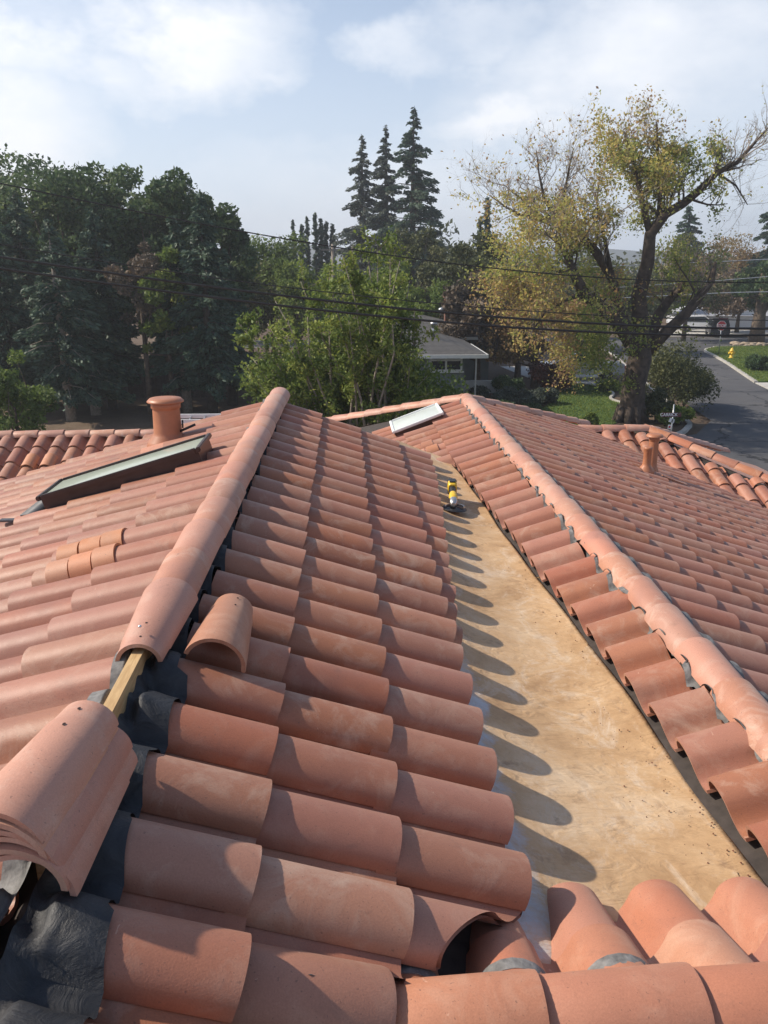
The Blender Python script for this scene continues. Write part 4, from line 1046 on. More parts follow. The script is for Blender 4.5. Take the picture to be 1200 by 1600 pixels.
# redwoods and cypresses
for i, (u, y, vt, rad, lab, n) in enumerate([(568, 86, 212, 4.6, 'thin redwood with pale glare in its leaf colour, leftmost of the three tall ones', 22000), (603, 84, 196, 3.6, 'middle redwood of the three tall ones', 24000), (642, 82, 168, 5.2, 'tallest and darkest redwood, rightmost of the three', 34000)]):
    conifer('redwood', gp(u, y), at(u, vt, y).z - GZ, rad, lab, seed=200 + i, mat='leaf_blue' if i == 2 else 'leaf_grey', n=n, size=.36, low=.12, droop=.10, power=.78, wild=True, group='tall redwoods', trunk_r=.36, whorl=.85, tintc=.38)  # left two redwoods take grey leaves: pale glare put into their colour
cy = [(466, 345, 90, .55), (486, 340, 92, .55), (499, 334, 88, .75), (507, 342, 88, .7), (515, 347, 88, .7), (524, 352, 88, .75), (479, 352, 90, .6), (752, 310, 72, .75), (742, 340, 73, .7)]
cyl = ['slim cypress tip, leftmost above the light green tree', 'slim cypress tip beside the leftmost one', 'tallest slim cypress of the row', 'slim cypress, second tallest of the row', 'slim cypress, third of the row', 'slim cypress, rightmost of the row', 'short slim cypress between the pair and the row', 'lone pointed cypress left of the big autumn tree', 'lower cypress tip beside the lone pointed one']
for i, (u, vt, y, rad) in enumerate(cy):
    conifer('cypress', gp(u, y), at(u, vt, y).z - GZ, rad * .5, cyl[i], seed=220 + i, mat='leaf_blue', n=5000, size=.24, low=.05, droop=-.5, power=.4, group='slim cypresses', trunk_r=.15, whorl=1.2, tintc=.25)
conifer('dark_fir', gp(1182, 96), at(0, 288, 96).z - GZ, 5.2, 'dark pointed fir at the right edge of the far trees', seed=240, mat='leaf_blue', n=16000, size=.6, low=.1, power=.6, trunk_r=.3, tintc=.3)
conifer('dark_fir', gp(1048, 110), at(0, 318, 110).z - GZ, 4.0, 'grey fir seen through the big autumn tree', seed=241, mat='leaf_blue', n=9000, size=.6, low=.1, power=.6, trunk_r=.3, tintc=.45)
# far wooded horizon
g = np.random.default_rng(77); V = []
xs = g.uniform(-190, 230, 52000); ys = g.uniform(118, 150, 52000); hh = 7.5 + 3.0 * np.sin(xs * .11) * np.sin(xs * .043 + 1) + 1.6 * np.sin(xs * .5) + .8 * np.sin(xs * 1.3)
P = np.stack([xs, ys, GZ + g.random(52000) ** .7 * hh], 1); o = leaves('far_wood', P, .95, 'leaf_olive', None, 78, .35 + .3 * np.sin(xs * .3) + g.normal(0, .15, 52000)); tag(o, kind='stuff')
m = MB()
for i in range(60):
    pass
prof = [(-500, 0), (-380, 26), (-300, 18), (-200, 14), (-120, 20), (-60, 26), (0, 20), (60, 16), (150, 22), (260, 20), (380, 12), (500, 0)]
M['hill'] = plain('far_hill', (.11, .13, .12), .95, 0, .2, .05)
V = [(x, 760, GZ - .5) for x, h in prof] + [(x, 760 + 40, GZ + h) for x, h in prof] + [(x, 860, GZ - .5) for x, h in prof]; n = len(prof)
m.add(V, [(i, i + 1, n + i + 1, n + i) for i in range(n - 1)] + [(n + i, n + i + 1, 2 * n + i + 1, 2 * n + i) for i in range(n - 1)]); o = m.build('hills', M['hill']); o['kind'] = 'structure'

# --- the big autumn tree by the street
def big_tree():
    Y = 35.6; base = Vector(gp(990, Y)); r = empty('big_autumn_tree', base, 'big old street tree with yellow, green and rusty leaves on dark limbs', 'tree'); q = random.Random(9); g = np.random.default_rng(9)
    m = MB(); tw = MB(); C = []; T = []
    def zone(p):       # leaf density and hue by place in the crown
        d = p.dot(_F); u = 600 + FPX * p.dot(_R) / d; v = 800 - FPX * p.dot(_U) / d
        if u < 930 and v < 300: return .16, .72
        if u < 960 and v < 380: return .75, .58
        if u > 1130: return (.10, .5) if v < 330 else (.0, .5)
        if v < 215: return .38, .70
        if u < 1060 and v < 330: return 1.15, .50
        if v < 330: return .85, .32
        if u < 900: return .8, .68 if v > 430 else .45
        if u < 1010 and v > 500: return 1.1, .30
        if 940 < u < 1030 and 380 < v < 480: return .9, q.choice((.4, .85))
        if u > 1085: return .25, .2
        return 1.0, .35
    def twig(p, d, L, rad, depth):
        n = 4; pts = [p]; dd = d.normalized()
        for i in range(n):
            dd = (dd + Vector((q.gauss(0, .18), q.gauss(0, .18), q.gauss(.03, .14)))).normalized(); pts.append(pts[-1] + dd * L / n)
        (m if rad > .05 else tw).tube(pts, [rad * (1 - .75 * i / n) for i in range(n + 1)], 6 if rad > .05 else 3, cap=False)
        if depth == 0 or L < .35:
            de, hu = zone(pts[-1]); k = int(de * q.uniform(4, 12))
            if k and q.random() < .3 + de * .4:
                s_ = g.random(k); P = np.outer(1 - s_, pts[1]) + np.outer(s_, pts[-1]) + g.normal(0, .15, (k, 3)); P[:, 2] -= np.abs(g.normal(0, .10, k)); C.append(P); T.append(hu + q.gauss(0, .10) + g.normal(0, .10, k))
            return
        for i in range(q.randint(3, 5)):
            t = q.uniform(.25, 1); k = min(n - 1, int(t * n)); o = pts[k].lerp(pts[k + 1], t * n - k) if t < 1 else pts[-1]
            side = Vector((q.gauss(0, 1), q.gauss(0, 1), q.gauss(.25, .7))).normalized(); twig(o, dd * .8 + side * .75, L * q.uniform(.45, .72), rad * .48, depth - 1)
    limbs = [([(990, 662, 0), (988, 635, 0), (990, 600, 0), (1000, 560, 0), (1002, 535, 0)], [.72, .57, .53, .52, .46], 0),
        ([(1000, 556, 0), (975, 515, -.3), (956, 494, -.5), (936, 478, -.8), (912, 458, -1.0), (897, 428, -1.2), (885, 398, -1.3), (868, 370, -1.5)], [.40, .36, .32, .29, .25, .20, .14, .07], 9),
        ([(996, 545, 0), (972, 500, .2), (962, 470, .4), (958, 436, .4), (930, 392, .5), (904, 366, .6), (872, 346, .7), (845, 342, .8), (820, 330, .9)], [.32, .28, .25, .22, .19, .19, .17, .11, .05], 12),
        ([(1004, 545, 0), (1000, 500, .2), (998, 462, .2), (1012, 410, .2), (1016, 366, .2), (1040, 334, .1), (1068, 318, 0), (1092, 298, -.2), (1120, 270, -.4), (1152, 254, -.6), (1180, 222, -.8), (1200, 200, -1.0)], [.42, .36, .33, .29, .25, .21, .18, .16, .13, .09, .06, .03], 20),
        ([(1012, 540, 0), (1030, 490, .5), (1046, 468, .6), (1062, 455, .7), (1068, 440, .7)], [.30, .24, .20, .16, .10], 4),
        ([(1012, 548, 0), (1040, 520, -.3), (1072, 490, -.5), (1090, 468, -.6), (1112, 440, -.7), (1118, 410, -.7)], [.30, .27, .24, .20, .14, .07], 3),
        ([(1016, 366, .2), (1004, 320, .3), (996, 280, .5), (985, 240, .6), (975, 205, .7)], [.17, .13, .10, .06, .03], 12),
        ([(1030, 345, .2), (1032, 290, .5), (1028, 240, .6), (1026, 190, .8)], [.14, .10, .06, .03], 10),
        ([(872, 346, .7), (850, 310, .9), (842, 270, 1), (838, 235, 1)], [.10, .07, .04, .02], 8),
        ([(890, 356, .6), (880, 310, .4), (888, 270, .2), (895, 235, 0)], [.10, .07, .04, .02], 8),
        ([(845, 342, .8), (810, 335, .9), (785, 320, 1), (765, 305, 1.2)], [.08, .06, .035, .02], 8),
        ([(897, 428, -1.2), (860, 420, -1.6), (830, 435, -2), (800, 470, -2.4)], [.12, .09, .05, .02], 9),
        ([(912, 458, -1), (880, 470, -1.4), (850, 490, -1.8), (830, 520, -2.2)], [.12, .09, .05, .02], 9),
        ([(958, 436, .4), (935, 330, -.5), (930, 300, -.7)], [.10, .06, .02], 7),
        ([(1120, 270, -.4), (1150, 290, -.5), (1168, 320, -.6)], [.06, .04, .02], 5),
        ([(1062, 455, .7), (1080, 440, .9), (1095, 455, 1.1)], [.07, .04, .02], 5),
        ([(936, 478, -.8), (925, 510, -1.2), (905, 545, -1.6)], [.09, .05, .02], 8), ([(985, 540, -.3), (965, 560, -1), (945, 580, -1.4)], [.08, .05, .02], 7)]
    for pts, rad, nt_ in limbs:
        P = [at(u, v, Y + dy) for u, v, dy in pts]
        m.tube(P, rad, 12 if rad[0] > .3 else 8)
        for i in range(int(nt_ * 1.7)):
            t = q.uniform(.35, 1) * (len(P) - 1); k = min(len(P) - 2, int(t)); o = P[k].lerp(P[k + 1], t - k); rr_ = rad[k] + (rad[k + 1] - rad[k]) * (t - k)
            d = Vector((q.gauss(0, .7), q.gauss(0, .8), q.gauss(.45, .5))); along = (P[k + 1] - P[k]).normalized()
            top_ = o.z > at(0, 300, Y).z; twig(o, d + along * .5, q.uniform(1.0, 2.3) * (.66 if top_ else 1), min(.06, rr_ * .5), 3)
    for i in range(9):      # root flare
        a = i * .7; m.tube([base + Vector((math.cos(a) * .45, math.sin(a) * .45, .7)), base + Vector((math.cos(a) * .62, math.sin(a) * .62, .15)), base + Vector((math.cos(a) * .8, math.sin(a) * .8, -.12))], [.2, .17, .08], 7)
    leaves('crown', np.concatenate(C), .135, 'leaf_autumn', r, 10, np.concatenate(T), .6); m.build('trunk', M['bark_big'], r); tw.build('twig', M['bark_pale'], r)['kind'] = 'stuff'
big_tree()
# hanging willowy rust mass below its left side comes from the trees behind; shrubs round the lawn
sh = [(770, 40.5, 600, 1.5, 'leaf_grey', 'grey green bush beside the porch post'), (812, 40, 606, 1.0, 'leaf_grey', 'grey green bush in the middle of the bed'), (845, 40.5, 602, 1.0, 'leaf_grey', 'pale leaved bush at the edge of the lawn'), (792, 43, 580, .9, 'leaf_dark', 'clipped round dark bush by the low wall'),
      (862, 45, 558, 1.7, 'leaf_red', 'dark red leaved bush behind the lawn'), (952, 44.5, 590, .75, 'leaf_green', 'small round green bush beside the driveway'), (925, 33.6, 640, .55, 'leaf_green', 'green grassy clump at the foot of the lawn'),
      (1050, 38, 512, 2.3, 'leaf_olive', 'tall olive bush right of the big trunk'), (1072, 39.5, 535, 1.6, 'leaf_olive', 'darker olive bush at the kerb'), (1030, 35.5, 605, 1.0, 'leaf_olive', 'low olive bush touching the big trunk'), (1068, 34.8, 628, .75, 'leaf_green', 'bright green bush behind the street name sign'), (1045, 34.5, 636, .5, 'leaf_green', 'low green plant left of the bright green bush'), (905, 33.2, 652, .35, 'leaf_lime', 'thin pale grass tuft at the foot of the lawn'),
      (1183, 53.5, 552, 1.25, 'leaf_dark', 'clipped dark round bush on the corner lawn'), (835, 38.2, 628, .9, 'leaf_dark', 'low dark bush under the pale leaved bush'), (730, 38.5, 605, 1.2, 'leaf_green', 'green bush under the house window'), (690, 37.5, 600, 1.3, 'leaf_dark', 'dark bush left of the house window'), (778, 36, 622, 1.0, 'leaf_dark', 'dark bush nearest our far hip'), (1120, 93, 500, 1.6, 'leaf_lime', 'light bush beside the garage')]
for i, (u, y, vt, rad, mt, lab) in enumerate(sh):
    hgt = at(u, vt, y).z - GZ; shrub('bush', gp(u, y), rad, max(hgt, .4), lab, 300 + i, mt, (9000 if rad > 1.2 else 5000) if rad > .8 else 2000, .13 if y < 60 else .2, 'bush', 'bushes round the gardens', 16)
# grass tufts over the lawns
g = np.random.default_rng(31); n = 26000; poly = np.array(lawnA); 
def in_poly(px, py, poly):
    c = np.zeros(len(px), bool); j = len(poly) - 1
    for i in range(len(poly)):
        xi, yi = poly[i]; xj, yj = poly[j]; k = ((yi > py) != (yj > py)) & (px < (xj - xi) * (py - yi) / (yj - yi + 1e-12) + xi); c ^= k; j = i
    return c
px = g.uniform(2, 20, 60000); py = g.uniform(31, 52, 60000); k = in_poly(px, py, poly); P = np.stack([px[k], py[k], np.full(k.sum(), GZ + .035)], 1)
o = leaves('grass', P, .11, 'leaf_green', None, 33, g.normal(.45, .2, len(P)), .25, dirs=np.tile([0, 0, 1.], (len(P), 1))); tag(o, kind='stuff')
pr = np.array(islR + [(60, 47.8)]); px = g.uniform(25, 45, 60000); py = g.uniform(47, 70, 60000); k = in_poly(px, py, pr); P = np.stack([px[k], py[k], np.full(k.sum(), GZ + .03)], 1)
o = leaves('grass', P, .12, 'leaf_green', None, 34, g.normal(.45, .2, len(P)), .25, dirs=np.tile([0, 0, 1.], (len(P), 1))); tag(o, kind='stuff')

# ---------------------------------------------------------------- neighbour's house
M['shingle'] = None
def shingle_mat():
    m, nt, b = material('grey_shingles'); g_ = nt.nodes.new('ShaderNodeNewGeometry'); mp = nt.nodes.new('ShaderNodeMapping'); mp.inputs['Scale'].default_value = (1, 1, 2.4); nt.links.new(g_.outputs['Position'], mp.inputs[0])
    n = wnoise(nt, 5, 5, .7, mscale=(1, 1, 3)); w = nt.nodes.new('ShaderNodeTexWave'); w.wave_type = 'BANDS'; w.bands_direction = 'Z'; w.inputs['Scale'].default_value = 2.2; w.inputs['Distortion'].default_value = 1.5; w.inputs['Detail'].default_value = 3; nt.links.new(g_.outputs['Position'], w.inputs[0])
    c = ramp(nt, n.outputs['Fac'], [(.3, (.05, .05, .054)), (.7, (.10, .097, .095))]); c = mixc(nt, .45, c, ramp(nt, w.outputs['Fac'], [(0, (.55, .55, .55)), (.5, (1, 1, 1))]), 'MULTIPLY')
    nt.links.new(c, b.inputs['Base Color']); b.inputs['Roughness'].default_value = .9; return m
M['shingle'] = shingle_mat(); M['siding'] = plain('grey_green_siding', (.16, .18, .18), .85, 0, .1, 3); M['trim'] = plain('pale_trim', (.60, .60, .58), .7, 0, .06, 4)
M['trimgrey'] = plain('weathered_trim', (.32, .32, .31), .8, 0, .1, 4); M['pane'] = plain('dark_window_glass', (.02, .025, .03), .08, 0, .2, 3); M['brick'] = plain('brown_brick', (.16, .075, .055), .9, 0, .3, 14, .4)
def neighbour():
    b = at(700, 600, 40); r = empty('grey_house', (b.x, 42, GZ), 'grey shingled bungalow with a brick chimney beyond the green tree', 'house')
    p_e0 = at(628, 553, 38.0); p_e1 = at(752, 552, 38.0); ez = p_e0.z; x0 = p_e0.x - 1.5; x1 = p_e1.x
    wall = MB(); wall.box(((x0 + x1) / 2 - .3, 43.2, (ez + GZ) / 2 - .02), (x1 - x0 - .8, 9.0, ez - GZ)); wall.build('wall', M['siding'], r)
    ax = at(693, 503, 42.6); rz_ = ax.z
    def slab(pts, nm='roof'):
        m = MB(); n = len(pts); P = [Vector(p) for p in pts]; Q = [p - Vector((0, 0, .14)) for p in P]; m.add(P + Q, [tuple(range(n)), tuple(range(2 * n - 1, n - 1, -1))] + [(i, n + i, n + (i + 1) % n, (i + 1) % n) for i in range(n)]); return m.build(nm, M['shingle'], r)
    rx = x1 - (42.6 - 38.0)
    slab([(x0, 37.6, ez), (x1 + .2, 37.6, ez), (rx, 42.6, rz_), (x0, 42.6, rz_)]); slab([(x1 + .2, 37.6, ez), (x1 + .2, 47.6, ez), (rx, 42.6, rz_)])
    slab([(x0, 47.6, ez), (x0, 42.6, rz_), (rx, 42.6, rz_), (x1 + .2, 47.6, ez)])
    # rear wing, its roof showing to the right of the front hip
    rw1 = at(785, 525, 47.0); rt = at(705, 492, 52); ez2 = rw1.z
    slab([(x0, 46.5, ez2), (rw1.x, 46.5, ez2), (rw1.x - 4.2, 52, rt.z), (x0, 52, rt.z)]); slab([(rw1.x, 46.5, ez2), (rw1.x, 57.5, ez2), (rw1.x - 4.2, 52, rt.z)])
    m = MB(); m.box(((x0 + rw1.x) / 2 - .3, 51.8, (ez2 + GZ) / 2 - .1), (rw1.x - x0 - .9, 9.6, ez2 - GZ - .1)); m.build('wall', M['siding'], r)
    m = MB(); m.box(((x0 + x1) / 2 + .1, 37.56, ez - .09), (x1 - x0 + .3, .10, .17)); m.box((x1 + .24, 40.2, ez - .09), (.08, 5.3, .17)); m.build('fascia', M['trim'], r)
    m = MB(); m.box((rw1.x + .04, 49, ez2 - .08), (.08, 5, .16)); m.box((rw1.x - 1.5, 46.46, ez2 - .08), (3.2, .08, .16)); m.build('fascia', M['trim'], r)
    # window of four panes
    w0 = at(672, 553, 38.6); w1 = at(722, 580, 38.6); cx = (w0.x + w1.x) / 2; ww = w1.x - w0.x; cz = (w0.z + w1.z) / 2; wh = w0.z - w1.z
    m = MB()
    for sx in (-1, 0, 1): m.box((cx + sx * (ww / 2 - .04), 38.62, cz), (.085, .10, wh))
    for zz in (-1, .32, 1): m.box((cx, 38.615, cz + zz * (wh / 2 - .04)), (ww, .09, .085))
    wf = m.build('window', M['trim'], r)
    for sx in (-1, 1):
        for zz, hh_ in ((-.34, .62), (.66, .28)): q = MB(); q.box((cx + sx * ww / 4, 38.66, cz + zz * wh / 2), (ww / 2 - .12, .02, wh * hh_ - .05)); q.build('pane', M['pane'], wf)
    m = MB(); m.box((cx, 38.55, w1.z - .03), (ww + .16, .16, .06)); m.build('sill', M['trim'], wf)
    for u in (670, 742): p = at(u, 600, 37.9); m = MB(); m.box((p.x, 37.75, (ez - .2 + GZ) / 2), (.07, .07, ez - .2 - GZ)); m.build('porch_post', M['trimgrey'], r)
    c0 = at(703, 480, 48.5); m = MB(); m.box((c0.x, 48.5, c0.z - .6), (.62, .62, 2.6)); m.box((c0.x, 48.5, c0.z + .62), (.78, .78, .14)); ch = m.build('chimney', M['brick'], r)
    m = MB(); m.tube([(c0.x, 48.5, c0.z + .7), (c0.x, 48.5, c0.z + .95)], .12, 10); m.build('chimney_pot', M['steel'], ch)
    for u, v, y in ((678, 497, 41.6), (677, 517, 40.4), (690, 487, 46.5)):
        p = at(u, v, y); zr = ez + (y - 37.6) * (rz_ - ez) / 5.0 if y < 43 else p.z - .1; m = MB(); m.lathe((p.x, y, zr - .1), [(.10, 0), (.10, .28), (.20, .29), (.19, .36), (.10, .43), (.02, .45)], 14); m.build('roof_vent', M['steel'], r)
    m = MB(); m.box((at(765, 590, 39.5).x, 44.2, GZ + .35), (4.5, .2, .7)); m.build('low_wall', M['trim'], r)
neighbour()
def far_garage():
    p = at(1140, 500, 90); r = empty('garage_house', (p.x, 92, GZ), 'pale garage house with a light grey roof at the end of the street', 'house'); x0, x1 = at(1085, 500, 90).x, at(1215, 500, 90).x; ez = at(0, 497, 90).z
    m = MB(); m.box(((x0 + x1) / 2, 94, (ez + GZ) / 2), (x1 - x0, 8, ez - GZ)); m.build('wall', plain('pale_blue_wall', (.50, .52, .56), .85, 0, .06, 2), r)
    m = MB(); cx = (x0 + x1) / 2; zt = at(0, 474, 94).z; V = [(x0 - .5, 89.5, ez), (x1 + .5, 89.5, ez), (x1 - 2.5, 94, zt), (x0 + 2.5, 94, zt), (x0 - .5, 98.5, ez), (x1 + .5, 98.5, ez)]
    m.add(V, [(0, 1, 2, 3), (3, 2, 5, 4), (1, 5, 2), (0, 3, 4)]); m.build('roof', plain('light_grey_roof', (.36, .37, .40), .9, 0, .12, 3), r)
    g0, g1 = at(1138, 500, 89.9).x, at(1180, 500, 89.9).x; d = MB(); d.box(((g0 + g1) / 2, 89.95, GZ + 1.1), (g1 - g0, .08, 2.2)); gd = d.build('garage_door', M['white'], r)
    for k in range(4): q = MB(); q.box(((g0 + g1) / 2, 89.89, GZ + .28 + k * .55), (g1 - g0 - .1, .03, .48)); q.build('panel', M['white'], gd)
far_garage()

# ---------------------------------------------------------------- cars
def paint(name, c, rough=.3, metal=.3):
    m, nt, b = material(name); b.inputs['Base Color'].default_value = (*c, 1); b.inputs['Roughness'].default_value = rough; b.inputs['Metallic'].default_value = metal; b.inputs['Coat Weight'].default_value = .6; b.inputs['Coat Roughness'].default_value = .1; return m
M['silver'] = paint('silver_car_paint', (.42, .44, .46)); M['whitecar'] = paint('white_car_paint', (.75, .76, .78), .35, 0); M['darkcar'] = paint('dark_car_paint', (.03, .03, .034))
M['carglass'] = plain('car_glass', (.015, .018, .02), .06, 0, .1, 4); M['rubber'] = plain('tyre_rubber', (.018, .018, .018), .85, 0, .2, 20); M['lampred'] = plain('tail_lamp_red', (.35, .02, .02), .3, 0, .1, 9); M['lampclear'] = plain('headlamp_clear', (.7, .7, .68), .15, 0, .1, 9)
def car(name, loc, rz, label, paintm, kind='pickup'):
    """x forward; length 5 m"""
    r = empty(name, loc, label, 'car'); r.rotation_euler = (0, 0, rz); bpy.context.view_layer.update()
    def ext(prof, w, top_in=0):
        n = len(prof); zm = max(z for x, z in prof); z0 = min(z for x, z in prof); V = []
        for s_ in (-1, 1):
            for x, z in prof: V.append((x, s_ * (w / 2 - top_in * (z - z0) / (zm - z0 + 1e-6)), z))
        return V, [tuple(range(n - 1, -1, -1)), tuple(range(n, 2 * n))] + [(i, (i + 1) % n, n + (i + 1) % n, n + i) for i in range(n)]
    def part(nm, V, F, mat, bev=.03, parent=r):
        me = bpy.data.meshes.new(nm); me.from_pydata(V, [], F); bm = bmesh.new(); bm.from_mesh(me); bmesh.ops.recalc_face_normals(bm, faces=bm.faces)
        if bev: bmesh.ops.bevel(bm, geom=bm.edges[:], offset=bev, segments=2, affect='EDGES')
        for f in bm.faces: f.smooth = True
        bm.to_mesh(me); bm.free(); me.materials.append(M[mat]); me.set_sharp_from_angle(angle=.6); o = bpy.data.objects.new(nm, me); col.objects.link(o); o.parent = parent; return o
    if kind == 'pickup':
        body = [(-2.6, .45), (-2.62, .95), (-2.55, 1.05), (-.75, 1.06), (-.7, 1.0), (1.1, 1.05), (2.3, .98), (2.55, .85), (2.6, .5), (2.45, .38), (-2.5, .38)]; cab = [(-.85, 1.02), (-.75, 1.66), (.35, 1.68), (1.15, 1.03)]; g_ = [(-.80, 1.12), (-.73, 1.58), (.32, 1.60), (.95, 1.12)]
    else:
        body = [(-2.25, .42), (-2.3, .85), (-2.2, 1.02), (1.0, 1.02), (2.05, .90), (2.25, .72), (2.25, .40), (2.1, .30), (-2.1, .30)]; cab = [(-2.15, 1.0), (-1.95, 1.66), (.1, 1.72), (1.05, 1.0)]; g_ = [(-2.0, 1.08), (-1.88, 1.56), (.08, 1.62), (.9, 1.08)]
    part('body', *ext(body, 1.86, .02), paintm, .05); part('cabin', *ext(cab, 1.70, .16), paintm, .05)
    part('window', *ext(g_, 1.76, .16), 'carglass', 0); x = g_[-1][0]
    part('windscreen', [(cab[-1][0] + .02 - .06, -.74, 1.08), (cab[-1][0] - .04, .74, 1.08), (cab[-2][0] + .08, .62, 1.60), (cab[-2][0] + .08, -.62, 1.60), (cab[-1][0] - .0, -.74, 1.07), (cab[-1][0] + .0, .74, 1.07), (cab[-2][0] + .12, .62, 1.61), (cab[-2][0] + .12, -.62, 1.61)], [(0, 1, 2, 3), (4, 7, 6, 5), (0, 4, 5, 1), (2, 6, 7, 3), (1, 5, 6, 2), (0, 3, 7, 4)], 'carglass', 0)
    part('rear_window', [(cab[0][0] - .02 + .04, -.70, 1.12), (cab[0][0] + .02, .70, 1.12), (cab[1][0] - .03, .6, 1.58), (cab[1][0] - .03, -.6, 1.58), (cab[0][0] - .03, -.7, 1.12), (cab[0][0] - .03, .7, 1.12), (cab[1][0] - .07, .6, 1.58), (cab[1][0] - .07, -.6, 1.58)], [(0, 3, 2, 1), (4, 5, 6, 7), (0, 1, 5, 4), (2, 3, 7, 6), (1, 2, 6, 5), (0, 4, 7, 3)], 'carglass', 0)
    for sx in (-1.55, 1.6):
        for sy in (-1, 1):
            m = MB(); R = Matrix.Rotation(math.pi / 2, 3, 'X'); m.lathe((sx, sy * .82, .36), [(.2, -.12), (.34, -.12), (.37, -.08), (.37, .08), (.34, .12), (.2, .12)], 20, R); me = m.mesh('wheel'); me.materials.append(M['rubber']); w = bpy.data.objects.new('wheel', me); col.objects.link(w); w.parent = r
            m = MB(); m.lathe((sx, sy * .82, .36), [(.02, -.125), (.21, -.11), (.21, .11), (.02, .125)], 16, R); me = m.mesh('rim'); me.materials.append(M['metal']); q = bpy.data.objects.new('rim', me); col.objects.link(q); q.parent = w
    for sy in (-1, 1):
        xf, xb = body[len(body) // 2 + 1][0], body[1][0]
        for nm, xx, mm, zz in (('headlight', 2.52 if kind == 'pickup' else 2.2, 'lampclear', .78), ('tail_light', -2.60 if kind == 'pickup' else -2.28, 'lampred', .85)):
            m = MB(); m.box((xx, sy * .74, zz), (.10, .26, .16)); me = m.mesh(nm); me.materials.append(M[mm]); o = bpy.data.objects.new(nm, me); col.objects.link(o); o.parent = r
    for xx, nm in ((2.6 if kind == 'pickup' else 2.27, 'bumper'), (-2.63 if kind == 'pickup' else -2.3, 'bumper')):
        m = MB(); m.box((xx, 0, .48), (.12, 1.8, .2)); me = m.mesh(nm); me.materials.append(M['metal' if kind == 'pickup' else paintm]); o = bpy.data.objects.new(nm, me); col.objects.link(o); o.parent = r
    return r
p = at(905, 590, 49.5); car('parked_pickup', (p.x, 49.5, GZ + .01), math.radians(172), 'silver pickup parked on the driveway behind the lawn', 'silver')
p = at(1121, 515, 80.5); car('parked_suv', (p.x, 80.5, GZ - .05), math.radians(72), 'dark car parked before the far garage', 'darkcar', 'suv')
p = at(1101, 508, 84.5); car('parked_van', (p.x, 85, GZ - .05), math.radians(-20), 'white car beside the dark one before the far garage', 'whitecar', 'suv')

# ---------------------------------------------------------------- signs, hydrant, poles, wires
def text_obj(s, size, loc, rot, mat, parent, name='lettering', ext=.004, align='CENTER'):
    cu = bpy.data.curves.new(name, 'FONT'); cu.body = s; cu.size = size; cu.extrude = ext; cu.align_x = align; cu.align_y = 'CENTER'; cu.offset = size * .018
    o = bpy.data.objects.new(name, cu); col.objects.link(o); dg = bpy.context.evaluated_depsgraph_get(); me = bpy.data.meshes.new_from_object(o.evaluated_get(dg)); bpy.data.objects.remove(o)
    me.transform(Matrix.Translation(loc) @ rot); me.materials.clear(); me.materials.append(M[mat]); return obj(name, me, None, parent)
M['signred'] = plain('sign_red', (.48, .02, .03), .4, 0, .05, 9); M['signmaroon'] = plain('sign_dark_red', (.11, .02, .025), .5, 0, .1, 9)
FACE = Matrix.Rotation(math.pi / 2, 4, 'X')
def stop_sign():
    y = 63.1; p = at(1123, 553, y); c = at(1127, 509, y); x = p.x; r = empty('stop_sign', (x, y, GZ), 'red octagonal stop sign on a thin post at the corner lawn', 'sign')
    m = MB(); m.tube([(x, y, GZ - .05), (x + (c.x - x) * .9, y, c.z + .35)], .035, 8); m.build('post', M['steel'], r)
    def octo(rad, yy, mat, nm):
        m = MB(); pts = [(c.x + rad * math.cos(math.pi / 8 + k * math.pi / 4), c.z + rad * math.sin(math.pi / 8 + k * math.pi / 4)) for k in range(8)]
        V = [(a, yy, b) for a, b in pts] + [(a, yy + .008, b) for a, b in pts]; m.add(V, [tuple(range(8)), tuple(range(15, 7, -1))] + [(i, 8 + i, 8 + (i + 1) % 8, (i + 1) % 8) for i in range(8)]); m.build(nm, M[mat], r)
    octo(.41, y - .05, 'white', 'border'); octo(.38, y - .060, 'signred', 'sign_face')
    text_obj('STOP', .30, (c.x, y - .066, c.z), FACE, 'white', r)
    m = MB(); m.box((c.x + .1, y - .02, c.z + .52), (.75, .01, .15)); m.build('name_plate', M['signmaroon'], r)
stop_sign()
def name_sign():
    y = 30.0; p = at(1047, 690, y); x = p.x; r = empty('street_name_sign', (x, y, GZ - .1), 'dark street name sign reading CARRICK with small notices below', 'sign')
    zt = at(0, 641, y).z; m = MB(); m.tube([(x, y, GZ - .15), (x, y, zt)], .03, 8); m.build('post', M['steel'], r)
    a = at(1034, 648, y); b = at(1064, 648, y); cz = a.z; ln = b.x - a.x; m = MB(); m.box(((a.x + b.x) / 2, y - .03, cz), (ln, .012, .17)); m.build('name_plate', M['signmaroon'], r)
    text_obj('CARRICK', .165, (a.x + ln * .35, y - .041, cz), FACE, 'white', r, 'lettering', .003); text_obj('CT', .09, (a.x + ln * .88, y - .041, cz + .02), FACE, 'bark_pale', r, 'lettering', .003)
    for u, v, w_, h_, mt in ((1048.5, 656.5, .15, .16, 'white'), (1051.5, 658, .11, .15, 'trim')):
        q = at(u, v, y - .06); m = MB(); m.box(q, (w_, .008, h_), M=Matrix.Rotation(.25, 3, 'Y')); m.build('notice', M[mt], r)
    q = at(1046, 667, y - .06); m = MB(); m.box(q, (.12, .008, .17)); m.build('notice', M['white'], r); m = MB(); m.lathe(q + Vector((0, -.006, .0)), [(.045, -.003), (.045, .003)], 14, Matrix.Rotation(math.pi / 2, 3, 'X')); m.build('badge', M['signred'], r)
name_sign()
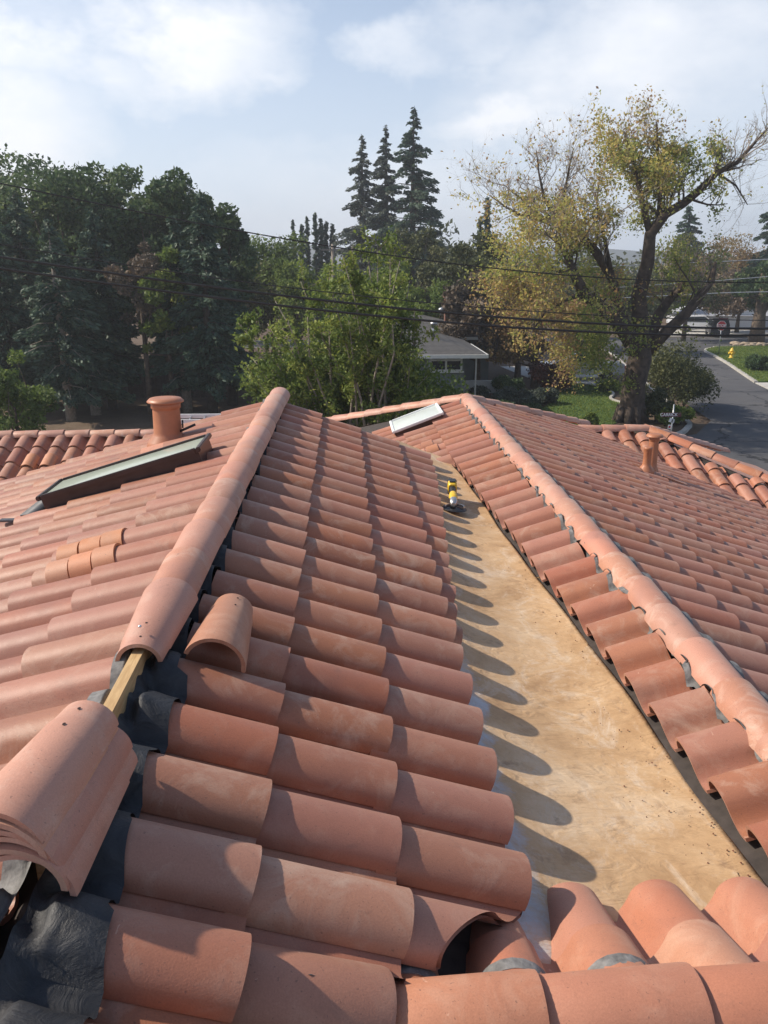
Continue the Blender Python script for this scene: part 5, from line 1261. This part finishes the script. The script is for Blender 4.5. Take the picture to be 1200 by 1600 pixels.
def hydrant():
    p = Vector(gp(1137, 60.2)); r = empty('fire_hydrant', p, 'yellow fire hydrant on the corner lawn', 'hydrant')
    m = MB(); m.lathe(p, [(.20, 0), (.20, .05), (.13, .06), (.13, .50), (.17, .52), (.17, .57), (.14, .60), (.11, .70), (.04, .76), (.03, .80)], 18); m.build('barrel', M['yellow'], r)
    for s_ in (-1, 1): m = MB(); m.tube([p + Vector((0, 0, .40)), p + Vector((s_ * .24, 0, .40))], [.075, .085], 12); m.build('nozzle', M['yellow'], r)
    m = MB(); m.tube([p + Vector((0, 0, .36)), p + Vector((0, -.25, .36))], [.09, .10], 12); m.build('nozzle', M['yellow'], r)
hydrant()
M['wire'] = plain('black_cable', (.012, .012, .013), .6, 0, .1, 5); M['wirepale'] = plain('pale_cable', (.45, .46, .48), .5, .3, .1, 5)
def wire(pts, y0, y1, rad, mat, label):
    u = [p[0] for p in pts]; v = [p[1] for p in pts]; c = np.polyfit(u, v, 3 if len(pts) > 3 else 2); us = np.linspace(u[0] - 160, u[-1] + 160 if u[-1] > 1100 else u[-1], 60)
    u0, u1 = u[0], u[-1]; sl0 = np.polyval(np.polyder(c), u0); sl1 = np.polyval(np.polyder(c), u1); P = []
    for a in us:
        b = np.polyval(c, a) if u0 <= a <= u1 else (np.polyval(c, u0) + sl0 * (a - u0) if a < u0 else np.polyval(c, u1) + sl1 * (a - u1)); P.append(at(a, b, y0 + (y1 - y0) * (a / 1200)))
    m = MB(); m.tube(P, rad, 6); o = m.build('overhead_wire', M[mat]); tag(o, label, 'wire', 'overhead wires')
wire([(0, 287), (100, 307), (280, 341), (400, 367), (590, 397), (900, 430), (1200, 441)], 17, 19, .013, 'wire', 'highest black wire, crossing the tree tops from upper left')
wire([(0, 382), (280, 423), (400, 445), (665, 474), (920, 490), (1200, 501)], 17, 19, .011, 'wire', 'thin black wire just above the thick pair')
wire([(0, 402), (280, 438), (400, 460), (690, 488), (920, 504), (1200, 514)], 17, 19, .027, 'wire', 'upper of the two thick black cables')
wire([(0, 420), (280, 455), (400, 475), (655, 501), (920, 517), (1200, 524)], 17, 19, .027, 'wire', 'lowest of the two thick black cables')
wire([(1072, 411), (1140, 408), (1200, 405)], 46, 46, .025, 'wirepale', 'pale wire, highest of those at the right edge')
wire([(1085, 441), (1140, 437), (1200, 432)], 46, 46, .02, 'wirepale', 'pale wire in the middle of those at the right edge')
wire([(1100, 459), (1150, 457), (1200, 456)], 46, 46, .025, 'wirepale', 'pale wire, lowest of those at the right edge')
p = at(520, 395, 60); m = MB(); m.tube([(p.x, 60, GZ - .1), (p.x, 60, p.z + .6)], [.16, .11], 10); r = empty('utility_pole', (p.x, 60, GZ), 'pale utility pole before the slim cypresses', 'pole'); m.build('pole', M['bark_pale'], r); m = MB(); m.box((p.x, 59.9, p.z + .2), (1.6, .1, .12)); m.build('crossarm', M['bark_pale'], r)
# thin air haze over the neighbourhood
hz = MB(); hz.box((50, 330, 22 + GZ), (1300, 1140, 60)); 
hm = bpy.data.materials.new('haze'); hm.use_nodes = True; hn = hm.node_tree; hn.nodes.clear()
ho = hn.nodes.new('ShaderNodeOutputMaterial'); hv = hn.nodes.new('ShaderNodeVolumePrincipled'); hv.inputs['Density'].default_value = .0010; hv.inputs['Color'].default_value = (.86, .90, .96, 1); hv.inputs['Anisotropy'].default_value = .35
hn.links.new(hv.outputs[0], ho.inputs['Volume']); o = hz.build('haze', hm); o['kind'] = 'stuff'
